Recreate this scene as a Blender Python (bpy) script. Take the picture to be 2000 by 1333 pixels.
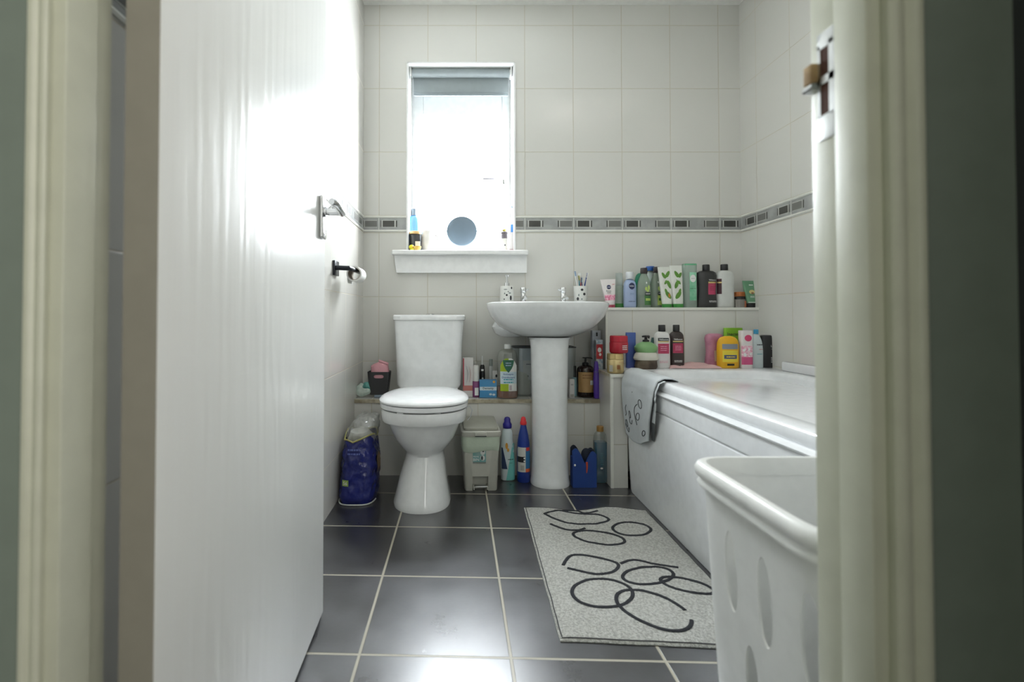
import bpy, bmesh, math, random
from mathutils import Vector, noise
random.seed(7)
C = bpy.context.scene.collection
PI = math.pi
for o in list(bpy.data.objects): bpy.data.objects.remove(o)

# ------------------------------------------------------------------ camera, world, lights, exposure
F = 978.0; CX = 897.0; TH = 0.018; CY = 615.0 - F*math.tan(TH); H = 0.75
cam = bpy.data.cameras.new('camera'); camo = bpy.data.objects.new('camera', cam); C.objects.link(camo)
camo.location = (0, 0, H); camo.rotation_euler = (PI/2 + TH, 0, 0)
cam.sensor_width = 36; cam.lens = F/2000*36
cam.shift_x = (1000 - CX)/2000; cam.shift_y = -(666.5 - CY)/2000
cam.clip_start = 0.02
cam.dof.use_dof = True; cam.dof.focus_distance = 2.2; cam.dof.aperture_fstop = 3.6
bpy.context.scene.camera = camo

def at(px, py, Y):
    """the place seen at a pixel, at depth Y"""
    a = (px - CX)/F; b = (CY - py)/F
    t = Y/(math.cos(TH) - b*math.sin(TH))
    return Vector((a*t, Y, H + t*(math.sin(TH) + b*math.cos(TH))))

w = bpy.data.worlds.new('overcast'); bpy.context.scene.world = w; w.use_nodes = True
bg = w.node_tree.nodes['Background']; bg.inputs['Color'].default_value = (0.92, 0.95, 1.0, 1); bg.inputs['Strength'].default_value = 114.0

def area(name, loc, rot, sx, sy, power, col):
    l = bpy.data.lights.new(name, 'AREA'); l.shape = 'RECTANGLE'; l.size = sx; l.size_y = sy; l.energy = power; l.color = col
    o = bpy.data.objects.new(name, l); C.objects.link(o); o.location = loc; o.rotation_euler = rot
    return o
portal = area('window_portal', (0.01, 2.86, 1.56), (-PI/2, 0, 0), 0.62, 1.0, 1, (1, 1, 1)); portal.data.cycles.is_portal = True
area('bathroom_fill_light', (0.80, 1.25, 2.27), (0, 0, 0), 0.9, 0.9, 3, (1.0, 0.96, 0.90))  # wide soft fill added under the ceiling to lift door and walls
area('hall_fill_light', (-0.1, -0.8, 2.30), (0, 0, 0), 0.25, 0.25, 6, (1.0, 0.93, 0.78))  # unseen source added behind the camera to light hall and back wall
area('hall_side_fill', (0.484, -0.85, 1.25), (PI/2, 0, PI/2), 1.0, 1.6, 21, (1.0, 0.97, 0.93))  # side fill added in the hall to brighten door face and left jamb

vs = bpy.context.scene.view_settings
vs.view_transform = 'Standard'; vs.look = 'None'; vs.gamma = 1; vs.use_curve_mapping = False; vs.exposure = -0.40

# ------------------------------------------------------------------ materials
def lin(c):
    return tuple(((v/255)/12.92 if v/255 <= 0.04045 else ((v/255 + 0.055)/1.055)**2.4) for v in c) + (1,)
M = {}
def mat(name, rgb=(200, 200, 200), rough=0.35, metal=0.0, spec=0.5, coat=0.0, bump=None, var=None, alpha=None, sss=0):
    """bump=(scale, strength, distance); var=(scale, rgb2, amount)"""
    if name in M: return M[name]
    m = bpy.data.materials.new(name); m.use_nodes = True; nt = m.node_tree; N = nt.nodes; L = nt.links
    p = N['Principled BSDF']
    p.inputs['Base Color'].default_value = lin(rgb); p.inputs['Roughness'].default_value = rough
    p.inputs['Metallic'].default_value = metal; p.inputs['Specular IOR Level'].default_value = spec
    p.inputs['Coat Weight'].default_value = coat; p.inputs['Coat Roughness'].default_value = 0.05
    tc = N.new('ShaderNodeTexCoord')
    nz = N.new('ShaderNodeTexNoise'); nz.inputs['Scale'].default_value = (var[0] if var else 30); nz.inputs['Detail'].default_value = 4
    L.new(tc.outputs['Object'], nz.inputs['Vector'])
    mx = N.new('ShaderNodeMix'); mx.data_type = 'RGBA'
    mx.inputs[6].default_value = lin(rgb); mx.inputs[7].default_value = lin(var[1] if var else tuple(max(0, v*0.96) for v in rgb))
    mr = N.new('ShaderNodeMapRange'); mr.inputs[1].default_value = 0.4; mr.inputs[2].default_value = 0.62; mr.inputs[4].default_value = (var[2] if var else 0.5)
    L.new(nz.outputs['Fac'], mr.inputs[0]); L.new(mr.outputs[0], mx.inputs[0]); L.new(mx.outputs[2], p.inputs['Base Color'])
    if bump:
        nb = N.new('ShaderNodeTexNoise'); nb.inputs['Scale'].default_value = bump[0]; nb.inputs['Detail'].default_value = 3
        L.new(tc.outputs['Object'], nb.inputs['Vector'])
        b = N.new('ShaderNodeBump'); b.inputs['Strength'].default_value = bump[1]; b.inputs['Distance'].default_value = bump[2]
        L.new(nb.outputs['Fac'], b.inputs['Height']); L.new(b.outputs[0], p.inputs['Normal'])
    if alpha is not None: p.inputs['Alpha'].default_value = alpha
    M[name] = m; return m

def clear(name, rgb, gloss=0.08, rough=0.05, milky=0.0):
    """thin clear plastic or glass: tinted see-through with a gloss, optionally a little milky"""
    if name in M: return M[name]
    m = bpy.data.materials.new(name); m.use_nodes = True; nt = m.node_tree; N = nt.nodes; L = nt.links
    N.remove(N['Principled BSDF']); out = N['Material Output']
    t = N.new('ShaderNodeBsdfTransparent'); t.inputs[0].default_value = lin(rgb)
    g = N.new('ShaderNodeBsdfGlossy'); g.inputs['Roughness'].default_value = rough
    a = N.new('ShaderNodeMixShader'); a.inputs[0].default_value = gloss
    L.new(t.outputs[0], a.inputs[1]); L.new(g.outputs[0], a.inputs[2]); last = a
    if milky:
        d = N.new('ShaderNodeBsdfDiffuse'); d.inputs[0].default_value = lin(rgb)
        b = N.new('ShaderNodeMixShader'); b.inputs[0].default_value = milky
        L.new(a.outputs[0], b.inputs[1]); L.new(d.outputs[0], b.inputs[2]); last = b
    L.new(last.outputs[0], out.inputs[0]); M[name] = m; return m

def math_node(nt, op, a, b=None, c=None):
    n = nt.nodes.new('ShaderNodeMath'); n.operation = op
    for i, v in enumerate((a, b, c)):
        if v is None: continue
        if isinstance(v, (int, float)): n.inputs[i].default_value = v
        else: nt.links.new(v, n.inputs[i])
    return n.outputs[0]
def grout_mask(nt, coord, origin, period, width, soft=0.0006):
    f = math_node(nt, 'FRACT', math_node(nt, 'ADD', math_node(nt, 'DIVIDE', math_node(nt, 'SUBTRACT', coord, origin), period), 100.5))
    d = math_node(nt, 'MULTIPLY', math_node(nt, 'ABSOLUTE', math_node(nt, 'SUBTRACT', f, 0.5)), period)
    mr = nt.nodes.new('ShaderNodeMapRange'); nt.links.new(d, mr.inputs[0])
    mr.inputs[1].default_value = width/2 - soft; mr.inputs[2].default_value = width/2 + soft; mr.inputs[3].default_value = 1; mr.inputs[4].default_value = 0
    return mr.outputs[0]
def wall_tiles(name, axis, origin, rgb=(211, 210, 204), rough=0.12):
    m = bpy.data.materials.new(name); m.use_nodes = True; nt = m.node_tree; N = nt.nodes; L = nt.links; p = N['Principled BSDF']
    g = N.new('ShaderNodeNewGeometry'); s = N.new('ShaderNodeSeparateXYZ'); L.new(g.outputs['Position'], s.inputs[0])
    u = s.outputs[axis]; z = s.outputs[2]
    mu = grout_mask(nt, u, origin, 0.2487, 0.003)
    lo = grout_mask(nt, z, 0.841, 0.3275, 0.003); hi = grout_mask(nt, z, 1.256, 0.3275, 0.003)
    sel = math_node(nt, 'GREATER_THAN', z, 1.2)
    mz = math_node(nt, 'ADD', math_node(nt, 'MULTIPLY', hi, sel), math_node(nt, 'MULTIPLY', lo, math_node(nt, 'SUBTRACT', 1.0, sel)))
    k = math_node(nt, 'MAXIMUM', mu, mz)
    mx = N.new('ShaderNodeMix'); mx.data_type = 'RGBA'; mx.inputs[6].default_value = lin(rgb); mx.inputs[7].default_value = lin((192, 186, 170)); L.new(k, mx.inputs[0])
    L.new(mx.outputs[2], p.inputs['Base Color'])
    r = math_node(nt, 'ADD', math_node(nt, 'MULTIPLY', k, 0.6), rough); L.new(r, p.inputs['Roughness'])
    nz = N.new('ShaderNodeTexNoise'); nz.inputs['Scale'].default_value = 7; nz.inputs['Detail'].default_value = 2; L.new(g.outputs['Position'], nz.inputs['Vector'])
    h = math_node(nt, 'SUBTRACT', math_node(nt, 'MULTIPLY', nz.outputs['Fac'], 0.5), k)
    b = N.new('ShaderNodeBump'); b.inputs['Strength'].default_value = 0.35; b.inputs['Distance'].default_value = 0.002
    L.new(h, b.inputs['Height']); L.new(b.outputs[0], p.inputs['Normal'])
    return m
def floor_tiles():
    m = bpy.data.materials.new('slate floor tiles'); m.use_nodes = True; nt = m.node_tree; N = nt.nodes; L = nt.links; p = N['Principled BSDF']
    g = N.new('ShaderNodeNewGeometry'); s = N.new('ShaderNodeSeparateXYZ'); L.new(g.outputs['Position'], s.inputs[0])
    x, y = s.outputs[0], s.outputs[1]
    v = math_node(nt, 'ADD', y, math_node(nt, 'MULTIPLY', math_node(nt, 'SUBTRACT', x, 0.06), 0.034))
    mu = grout_mask(nt, x, 0.113, 0.333, 0.0065, 0.001); mv = grout_mask(nt, v, 1.4416, 0.333, 0.0065, 0.001)
    k = math_node(nt, 'MAXIMUM', mu, mv)
    n1 = N.new('ShaderNodeTexNoise'); n1.inputs['Scale'].default_value = 7; n1.inputs['Detail'].default_value = 9; n1.inputs['Roughness'].default_value = 0.7; L.new(g.outputs['Position'], n1.inputs['Vector'])
    n2 = N.new('ShaderNodeTexNoise'); n2.inputs['Scale'].default_value = 90; n2.inputs['Detail'].default_value = 5; L.new(g.outputs['Position'], n2.inputs['Vector'])
    cr = N.new('ShaderNodeMix'); cr.data_type = 'RGBA'; cr.inputs[6].default_value = lin((34, 34, 37)); cr.inputs[7].default_value = lin((56, 57, 60))
    mr = N.new('ShaderNodeMapRange'); mr.inputs[1].default_value = 0.38; mr.inputs[2].default_value = 0.7; L.new(n1.outputs['Fac'], mr.inputs[0]); L.new(mr.outputs[0], cr.inputs[0])
    mx = N.new('ShaderNodeMix'); mx.data_type = 'RGBA'; L.new(k, mx.inputs[0]); L.new(cr.outputs[2], mx.inputs[6]); mx.inputs[7].default_value = lin((172, 166, 148))
    L.new(mx.outputs[2], p.inputs['Base Color'])
    rr = N.new('ShaderNodeMapRange'); rr.inputs[1].default_value = 0.35; rr.inputs[2].default_value = 0.65; rr.inputs[3].default_value = 0.27; rr.inputs[4].default_value = 0.37; L.new(n1.outputs['Fac'], rr.inputs[0])
    L.new(math_node(nt, 'ADD', rr.outputs[0], math_node(nt, 'MULTIPLY', k, 0.35)), p.inputs['Roughness'])
    p.inputs['Specular IOR Level'].default_value = 1.0; p.inputs['Coat Weight'].default_value = 0.7; p.inputs['Coat Roughness'].default_value = 0.27
    h = math_node(nt, 'SUBTRACT', math_node(nt, 'ADD', math_node(nt, 'MULTIPLY', n1.outputs['Fac'], 0.25), math_node(nt, 'MULTIPLY', n2.outputs['Fac'], 0.12)), k)
    b = N.new('ShaderNodeBump'); b.inputs['Strength'].default_value = 0.5; b.inputs['Distance'].default_value = 0.0025; L.new(h, b.inputs['Height']); L.new(b.outputs[0], p.inputs['Normal'])
    return m
def door_paint():
    m = bpy.data.materials.new('white gloss grained door paint'); m.use_nodes = True; nt = m.node_tree; N = nt.nodes; L = nt.links; p = N['Principled BSDF']
    p.inputs['Base Color'].default_value = lin((242, 243, 240)); p.inputs['Roughness'].default_value = 0.28
    tc = N.new('ShaderNodeTexCoord'); mp = N.new('ShaderNodeMapping'); mp.inputs['Scale'].default_value = (1, 1, 0.05); L.new(tc.outputs['Object'], mp.inputs[0])
    n1 = N.new('ShaderNodeTexNoise'); n1.inputs['Scale'].default_value = 130; n1.inputs['Detail'].default_value = 3; L.new(mp.outputs[0], n1.inputs['Vector'])
    mp2 = N.new('ShaderNodeMapping'); mp2.inputs['Scale'].default_value = (1, 1, 0.22); L.new(tc.outputs['Object'], mp2.inputs[0])
    wv = N.new('ShaderNodeTexWave'); wv.bands_direction = 'Y'; wv.inputs['Scale'].default_value = 7; wv.inputs['Distortion'].default_value = 9; wv.inputs['Detail'].default_value = 2; wv.inputs['Detail Scale'].default_value = 1.3
    L.new(mp2.outputs[0], wv.inputs['Vector'])
    h = math_node(nt, 'ADD', math_node(nt, 'MULTIPLY', n1.outputs['Fac'], 0.32), math_node(nt, 'MULTIPLY', wv.outputs['Fac'], 0.4))
    b = N.new('ShaderNodeBump'); b.inputs['Strength'].default_value = 0.42; b.inputs['Distance'].default_value = 0.002; L.new(h, b.inputs['Height']); L.new(b.outputs[0], p.inputs['Normal'])
    return m

T_BACK = wall_tiles('white wall tiles along x', 0, 0.336)
T_SIDE = wall_tiles('white wall tiles along y', 1, 2.163)
FLOOR = floor_tiles(); DOOR = door_paint()
CERAMIC = mat('white glazed ceramic', (234, 236, 236), 0.08, coat=0.4)
SEAT = mat('white toilet seat plastic', (240, 242, 243), 0.16)
ACRYL = mat('white bath acrylic', (234, 236, 238), 0.14)
WHITE = mat('white gloss paint', (234, 234, 230), 0.3, bump=(14, 0.15, 0.002))
FRAME = mat('cream gloss frame paint', (202, 203, 184), 0.35, bump=(9, 0.2, 0.003))
CEIL = mat('matt ceiling paint', (238, 238, 234), 0.9)
UPVC = mat('white window paint', (240, 241, 240), 0.35)
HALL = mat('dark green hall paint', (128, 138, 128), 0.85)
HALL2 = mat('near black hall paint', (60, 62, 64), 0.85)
CHROME = mat('chrome', (225, 226, 228), 0.08, metal=1)
STEEL = mat('brushed steel', (190, 192, 192), 0.3, metal=1)
BLACKP = mat('black plastic', (22, 22, 23), 0.3)
WHITEP = mat('white plastic', (226, 228, 226), 0.3)
INK = mat('black ink', (30, 30, 34), 0.6)
PRINTW = mat('white print', (232, 233, 230), 0.5)
GLASS = clear('window glass', (250, 252, 252), 0.05)

# ------------------------------------------------------------------ geometry helpers
def tag(o, label, cat, group=None):
    o['label'] = label; o['category'] = cat
    if group: o['group'] = group
    return o
def thing(name, label, cat, loc=(0, 0, 0), rz=0, group=None, rx=0, ry=0):
    o = bpy.data.objects.new(name, None); C.objects.link(o); o.empty_display_size = 0.05
    o.location = loc; o.rotation_euler = (rx, ry, rz); return tag(o, label, cat, group)
class G:
    """gathers shapes, then becomes ONE mesh object"""
    def __init__(s): s.bm = bmesh.new(); s.mats = []; s.cur = 0
    def m(s, mt):
        if mt not in s.mats: s.mats.append(mt)
        s.cur = s.mats.index(mt); return s
    def face(s, vs_):
        try: f = s.bm.faces.new(vs_); f.material_index = s.cur; return f
        except ValueError: return None
    def box(s, x0, x1, y0, y1, z0, z1, bev=0.0):
        vv = [s.bm.verts.new((x, y, z)) for z in (z0, z1) for y in (y0, y1) for x in (x0, x1)]
        fs = [s.face([vv[i] for i in q]) for q in ((0, 2, 3, 1), (4, 5, 7, 6), (0, 1, 5, 4), (2, 6, 7, 3), (0, 4, 6, 2), (1, 3, 7, 5))]
        if bev:
            es = list({e for f in fs for e in f.edges})
            r = bmesh.ops.bevel(s.bm, geom=es, offset=bev, segments=3, profile=0.5, affect='EDGES', material=s.cur)
        return s
    def rings(s, rings, cap0=True, cap1=True, closed=True):
        R = [[s.bm.verts.new(p) for p in r] for r in rings]
        for a, b in zip(R, R[1:]):
            n = len(a)
            for i in range(n if closed else n - 1):
                s.face((a[i], a[(i+1) % n], b[(i+1) % n], b[i]))
        if cap0: s.face(R[0][::-1])
        if cap1: s.face(R[-1])
        return s
    def loft(s, secs, n=48, cap0=True, cap1=True, off=(0, 0, 0)):
        return s.rings([ring(q, n, off) for q in secs], cap0, cap1)
    def lathe(s, prof, cx=0, cy=0, n=32, cap0=True, cap1=True):
        return s.rings([[(cx + r*math.cos(2*PI*i/n), cy + r*math.sin(2*PI*i/n), z) for i in range(n)] for r, z in prof], cap0, cap1)
    def tube(s, pts, r, n=10, closed=False, flat=1.0):
        P = [Vector(p) for p in pts]; N = len(P); rings = []
        rr = r if isinstance(r, (list, tuple)) else [r]*N
        up = Vector((0, 0, 1)); prev = None
        for i, p in enumerate(P):
            d = (P[(i+1) % N] - P[i-1]) if closed else (P[min(i+1, N-1)] - P[max(i-1, 0)])
            if d.length < 1e-9: d = Vector((0, 0, 1))
            d.normalize()
            a = prev if prev is not None else (up if abs(d.z) < 0.9 else Vector((1, 0, 0)))
            a = (a - d*a.dot(d)); a = a.normalized() if a.length > 1e-6 else d.orthogonal().normalized(); prev = a
            b = d.cross(a)
            rings.append([tuple(p + (a*math.sin(2*PI*k/n)*flat + b*math.cos(2*PI*k/n))*rr[i]) for k in range(n)])
        if closed: rings.append(rings[0]); return s.rings(rings, False, False)
        return s.rings(rings)
    def sphere(s, c, rx, ry=None, rz=None, n=24, m=14):
        ry = ry or rx; rz = rz or rx
        prof = []
        for j in range(m + 1):
            a = -PI/2 + PI*j/m; k = max(math.cos(a), 0.001)
            prof.append([(c[0] + rx*k*math.cos(2*PI*i/n), c[1] + ry*k*math.sin(2*PI*i/n), c[2] + rz*math.sin(a)) for i in range(n)])
        return s.rings(prof)
    def grid(s, fn, nu, nv):
        V = [[s.bm.verts.new(fn(i/nu, j/nv)) for j in range(nv + 1)] for i in range(nu + 1)]
        for i in range(nu):
            for j in range(nv): s.face((V[i][j], V[i+1][j], V[i+1][j+1], V[i][j+1]))
        return s
    def prism(s, poly, y0, y1):
        """polygon in x,z pushed along y"""
        a = [s.bm.verts.new((x, y0, z)) for x, z in poly]; b = [s.bm.verts.new((x, y1, z)) for x, z in poly]; n = len(poly)
        for i in range(n): s.face((a[i], a[(i+1) % n], b[(i+1) % n], b[i]))
        s.face(a[::-1]); s.face(b); return s
    def jitter(s, amp, sc, seed=0):
        for v in s.bm.verts:
            q = v.co*sc + Vector((seed, seed*1.7, 0)); v.co += Vector(noise.noise_vector(q))*amp
        return s
    def make(s, name, parent=None, mt=None, smooth=True, ang=38):
        if mt is not None and not s.mats: s.mats = [mt]
        bmesh.ops.recalc_face_normals(s.bm, faces=s.bm.faces)
        me = bpy.data.meshes.new(name); s.bm.to_mesh(me); s.bm.free()
        for q in s.mats: me.materials.append(q)
        if smooth:
            for p in me.polygons: p.use_smooth = True
            me.set_sharp_from_angle(angle=math.radians(ang))
        o = bpy.data.objects.new(name, me); C.objects.link(o)
        if parent is not None: o.parent = parent
        return o
def sgnpow(v, e): return math.copysign(abs(v)**e, v)
def ring(q, n=48, off=(0, 0, 0)):
    """q = (z, hx, hy front, exponent, cx, cy, hy back)"""
    z, hx, hyf = q[0], q[1], q[2]; e = q[3] if len(q) > 3 else 2; cx = q[4] if len(q) > 4 else 0; cy = q[5] if len(q) > 5 else 0; hyb = q[6] if len(q) > 6 else hyf
    out = []
    for i in range(n):
        t = 2*PI*i/n; c = sgnpow(math.cos(t), 2/e); s_ = sgnpow(math.sin(t), 2/e)
        out.append((off[0] + cx + hx*c, off[1] + cy + (hyb if s_ > 0 else hyf)*s_, off[2] + z))
    return out
def struct(name, g, mt=None, smooth=False):
    o = g.make(name, None, mt, smooth); o['kind'] = 'structure'; return o

def front_y(secs, x, z):
    """depth of the front of a lofted body at height z"""
    a = secs[0]; b = secs[-1]
    if z <= a[0]: q = a; r = a; k = 0
    else:
        q = r = secs[-1]; k = 0
        for u, v in zip(secs, secs[1:]):
            if u[0] <= z <= v[0] and v[0] > u[0]: q, r, k = u, v, (z - u[0])/(v[0] - u[0]); break
    def g(i, d): return (q[i] if len(q) > i else d)*(1 - k) + (r[i] if len(r) > i else d)*k
    hx, hy, e, cx, cy = g(1, 0), g(2, 0), g(3, 2), g(4, 0), g(5, 0)
    t = min(abs((x - cx)/hx), 0.999) if hx else 0
    return cy - hy*(1 - t**e)**(1/e)
def patch(g, secs, x0, x1, z0, z1, off=0.0006, nx=14, nz=8, shape=None):
    """a label that lies on the front of a lofted body; shape(u,v)->(u,v) may bend its outline"""
    def fn(u, v):
        if shape: u, v = shape(u, v)
        x = x0 + (x1 - x0)*u; z = z0 + (z1 - z0)*v
        return (x, front_y(secs, x, z) - off, z)
    return g.grid(fn, nx, nz)
def disc(g, secs, cx, cz, rx, rz, off=0.0009, n=28):
    c = g.bm.verts.new((cx, front_y(secs, cx, cz) - off, cz)); prev = None
    for k in (0.5, 1.0):
        r = []
        for i in range(n):
            x = cx + rx*k*math.cos(2*PI*i/n); z = cz + rz*k*math.sin(2*PI*i/n); r.append(g.bm.verts.new((x, front_y(secs, x, z) - off, z)))
        for i in range(n):
            if prev is None: g.face((c, r[i], r[(i+1) % n]))
            else: g.face((prev[i], r[i], r[(i+1) % n], prev[(i+1) % n]))
        prev = r
    return g
def text_mesh(txt, size, bold=0.0):
    cu = bpy.data.curves.new('t', 'FONT'); cu.body = txt; cu.size = size; cu.align_x = 'CENTER'; cu.align_y = 'CENTER'; cu.resolution_u = 2; cu.offset = bold
    o = bpy.data.objects.new('t', cu); C.objects.link(o); dg = bpy.context.evaluated_depsgraph_get(); dg.update()
    me = bpy.data.meshes.new_from_object(o.evaluated_get(dg)); bpy.data.objects.remove(o); bpy.data.curves.remove(cu); return me
def lettering(parent, secs, txt, cx, cz, width, mt, off=0.0012, name='lettering', tilt=0, height=None, up=False):
    """text bent onto the front of a lofted body, scaled to a width; '~' is a line too small to read, printed as a thin broken bar"""
    if set(txt) <= {'~', '\n'}:
        rows = txt.split('\n'); pitch = (height or width*.3*len(rows))/len(rows); g = G().m(mt)
        for i, row in enumerate(rows):
            z0 = cz + ((len(rows) - 1)/2 - i)*pitch - pitch*.2; x = cx - width/2; k = 0
            while x < cx + width/2 - width*.05:
                l_ = width*(.16, .26, .12, .2)[(k + i) % 4]; x2 = min(x + l_, cx + width/2)
                patch(g, secs, x, x2, z0, z0 + pitch*.42, off, 3, 1); x = x2 + width*.045; k += 1
        return g.make(name, parent)
    me = text_mesh(txt, 1.0, 0.012); xs = [v.co.x for v in me.vertices]; ys = [v.co.y for v in me.vertices]
    w_ = max(xs) - min(xs); h_ = max(ys) - min(ys); mx_ = (max(xs) + min(xs))/2; my_ = (max(ys) + min(ys))/2
    k = width/w_; kz = (height/h_) if height else k; ct, st = math.cos(tilt), math.sin(tilt)
    for v in me.vertices:
        a, b = (v.co.x - mx_)*k, (v.co.y - my_)*kz
        x, z = cx + a*ct - b*st, cz + a*st + b*ct
        v.co = (x, (front_y(secs, x, z) if secs else 0) - off, z)
    me.materials.clear(); me.materials.append(mt)
    o = bpy.data.objects.new(name, me); C.objects.link(o); o.parent = parent; return o
def flatbox(hx, hy, h): return [(0, hx, hy, 60), (h, hx, hy, 60)]

def boolean_cut(o, cutters):
    for c in cutters:
        md = o.modifiers.new('cut', 'BOOLEAN'); md.operation = 'DIFFERENCE'; md.object = c; md.solver = 'EXACT'
    dg = bpy.context.evaluated_depsgraph_get(); dg.update()
    me = bpy.data.meshes.new_from_object(o.evaluated_get(dg)); old = o.data; o.modifiers.clear(); o.data = me
    for c in cutters: bpy.data.objects.remove(c)
    for p in me.polygons: p.use_smooth = True
    me.set_sharp_from_angle(angle=math.radians(38))

# ------------------------------------------------------------------ the room shell
YB = 2.55; XL = -0.49; XR = 1.44; ZC = 2.345
WX0, WX1, WZ0, WZ1 = -0.266, 0.284, 1.062, 2.043
g = G().m(FLOOR).box(XL - 0.1, XR + 0.1, 0.487, YB + 0.1, -0.1, 0); struct('floor', g)
g = G().m(mat('hall carpet', (92, 88, 84), 0.95, bump=(400, 0.6, 0.003))).box(-1.0, 0.60, -1.8, 0.487, -0.1, 0); struct('floor_hall', g)
g = G().m(CEIL).box(XL - 0.1, XR + 0.1, 0.44, YB + 0.1, ZC, ZC + 0.1); struct('ceiling', g)
g = G().m(CEIL).box(-1.0, 0.60, -1.8, 0.44, 2.36, 2.46); struct('ceiling_hall', g)
g = G().m(T_BACK)
g.box(XL - 0.1, WX0, YB, YB + 0.24, 0, ZC); g.box(WX1, XR + 0.1, YB, YB + 0.24, 0, ZC); g.box(WX0, WX1, YB, YB + 0.24, 0, WZ0); g.box(WX0, WX1, YB, YB + 0.24, WZ1, ZC)
struct('wall_back', g)
struct('wall_left', G().m(T_SIDE).box(XL - 0.1, XL, 0.53, YB, 0, ZC))
struct('wall_right', G().m(T_SIDE).box(XR, XR + 0.1, 0.53, YB, 0, ZC))
g = G().m(T_BACK); g.box(XL - 0.1, -0.385, 0.455, 0.53, 0, ZC); g.box(0.40, XR + 0.1, 0.455, 0.53, 0, ZC); g.box(-0.385, 0.40, 0.455, 0.53, 2.06, ZC); struct('wall_front', g)
g = G().m(HALL); g.box(-1.0, -0.3815, 0.4445, 0.455, 0, 2.36); g.box(0.4075, 0.60, 0.445, 0.455, 0, 2.36); g.box(-0.385, 0.40, 0.445, 0.455, 2.06, 2.36); struct('wall_hall_front', g)
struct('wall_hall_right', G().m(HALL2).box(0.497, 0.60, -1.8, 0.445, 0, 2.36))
struct('wall_hall_left', G().m(HALL).box(-1.1, -1.0, -1.8, 0.455, 0, 2.36))
struct('wall_hall_back', G().m(HALL).box(-1.1, 0.60, -1.9, -1.8, 0, 2.36))
# tiled ledges under the window and at the foot of the bath
TRIMW = mat('white edge trim', (224, 224, 216), 0.3)
TRIMD = mat('aged cream edge trim', (186, 178, 156), 0.5, var=(25, (120, 108, 86), 0.8))
g = G().m(T_BACK).box(XL, 0.657, 2.35, YB, 0, 0.353); g.m(TRIMD).box(XL, 0.657, 2.345, 2.352, 0.337, 0.3545); struct('wall_ledge_low', g)
g = G().m(T_BACK).box(0.705, XR, 2.41, YB, 0, 0.783); g.m(TRIMW).box(0.703, XR, 2.405, 2.413, 0.772, 0.7845); g.box(0.703, 0.712, 2.405, 2.412, 0.49, 0.775); struct('wall_ledge_high', g)
g = G().m(T_SIDE).box(0.657, 0.730, 2.18, 2.41, 0, 0.487)
g.m(TRIMW).box(0.6555, 0.668, 2.176, 2.185, 0, 0.489); g.box(0.655, 0.73, 2.174, 2.186, 0.478, 0.491); g.m(TRIMD).box(0.6555, 0.662, 2.186, 2.41, 0.478, 0.491)
struct('wall_ledge_corner', g)

# unseen glowing pane in a window frame, added on hall right wall as fill
hw_ = bpy.data.objects.new('hall_fill_panel', None); C.objects.link(hw_); hw_['kind'] = 'structure'; hw_.location = (0.497, -0.85, 0.45)
g = G().m(UPVC)
for b in ((-.56, -.505, 0, 1.6), (.505, .56, 0, 1.6), (-.56, .56, -.055, 0), (-.56, .56, 1.6, 1.655)): g.box(-.02, -.0005, b[0], b[1], b[2], b[3], .002)
g.make('window_frame', hw_)
LP = bpy.data.materials.new('glowing fill pane'); LP.use_nodes = True
LP.node_tree.nodes['Principled BSDF'].inputs['Emission Color'].default_value = (1, .98, .95, 1); LP.node_tree.nodes['Principled BSDF'].inputs['Emission Strength'].default_value = 1.6
G().m(LP).box(-.006, -.001, -.505, .505, 0, 1.6).make('pane', hw_)

# patterned border strip: three walls
STRIP = mat('grey border tile', (150, 152, 150), 0.25, var=(18, (170, 171, 169), 0.7)); DK = mat('dark grey border block', (62, 62, 58), 0.35); MD = mat('mid grey border block', (108, 108, 104), 0.35)
LITE = mat('light border line', (188, 189, 184), 0.3)
def border(name, place, a0, a1, origin):
    """place(u, depth, z) -> point; u runs along the wall, depth stands out from it"""
    g = G()
    def bx(u0, u1, d, z0, z1, mt):
        u0, u1 = max(u0, a0), min(u1, a1)
        if u1 <= u0: return
        g.m(mt)
        P = [place(u, dd, z) for z in (z0, z1) for dd in (0, d) for u in (u0, u1)]; vv = [g.bm.verts.new(p) for p in P]
        for q in ((0, 2, 3, 1), (4, 5, 7, 6), (0, 1, 5, 4), (2, 6, 7, 3), (0, 4, 6, 2), (1, 3, 7, 5)): g.face([vv[i] for i in q])
    bx(a0, a1, 0.002, 1.183, 1.245, STRIP)
    for z0, z1 in ((1.172, 1.184), (1.2435, 1.2555)):
        prof = [(0, z0), (0.004, z0 + 0.001), (0.0065, (z0 + z1)/2), (0.004, z1 - 0.001), (0, z1)]
        g.m(TRIMW); g.rings([[place(u, d, z) for d, z in prof] for u in (a0, a1)])
    p = 0.2487; e = 0.0026
    k0 = math.floor((a0 - origin)/p) - 1; k1 = math.ceil((a1 - origin)/p) + 1
    for k in range(k0, k1):
        u = origin + k*p
        bx(u - 0.0035, u + 0.002, 0.0028, 1.184, 1.244, LITE)
        for s0, s1, mt in ((3, 5.3, MD), (7.5, 30.5, DK), (33.3, 35.8, DK), (64.2, 66.5, DK), (68.3, 92, MD)):
            bx(u + s0*e, u + s1*e, 0.0032, 1.198, 1.230, mt)
        for s0, s1 in ((5.3, 7.5), (30.5, 33.3), (66.5, 68.3)): bx(u + s0*e, u + s1*e, 0.0031, 1.196, 1.232, LITE)
        for s0, s1 in ((5.3, 33.3), (66.5, 92)):
            bx(u + s0*e, u + s1*e, 0.003, 1.230, 1.2325, LITE); bx(u + s0*e, u + s1*e, 0.003, 1.1955, 1.198, LITE)
    struct(name, g)
border('trim_1', lambda u, d, z: (u, YB - d, z), XL, WX0, 0.336)
border('trim_2', lambda u, d, z: (u, YB - d, z), WX1, XR, 0.336)
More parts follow.
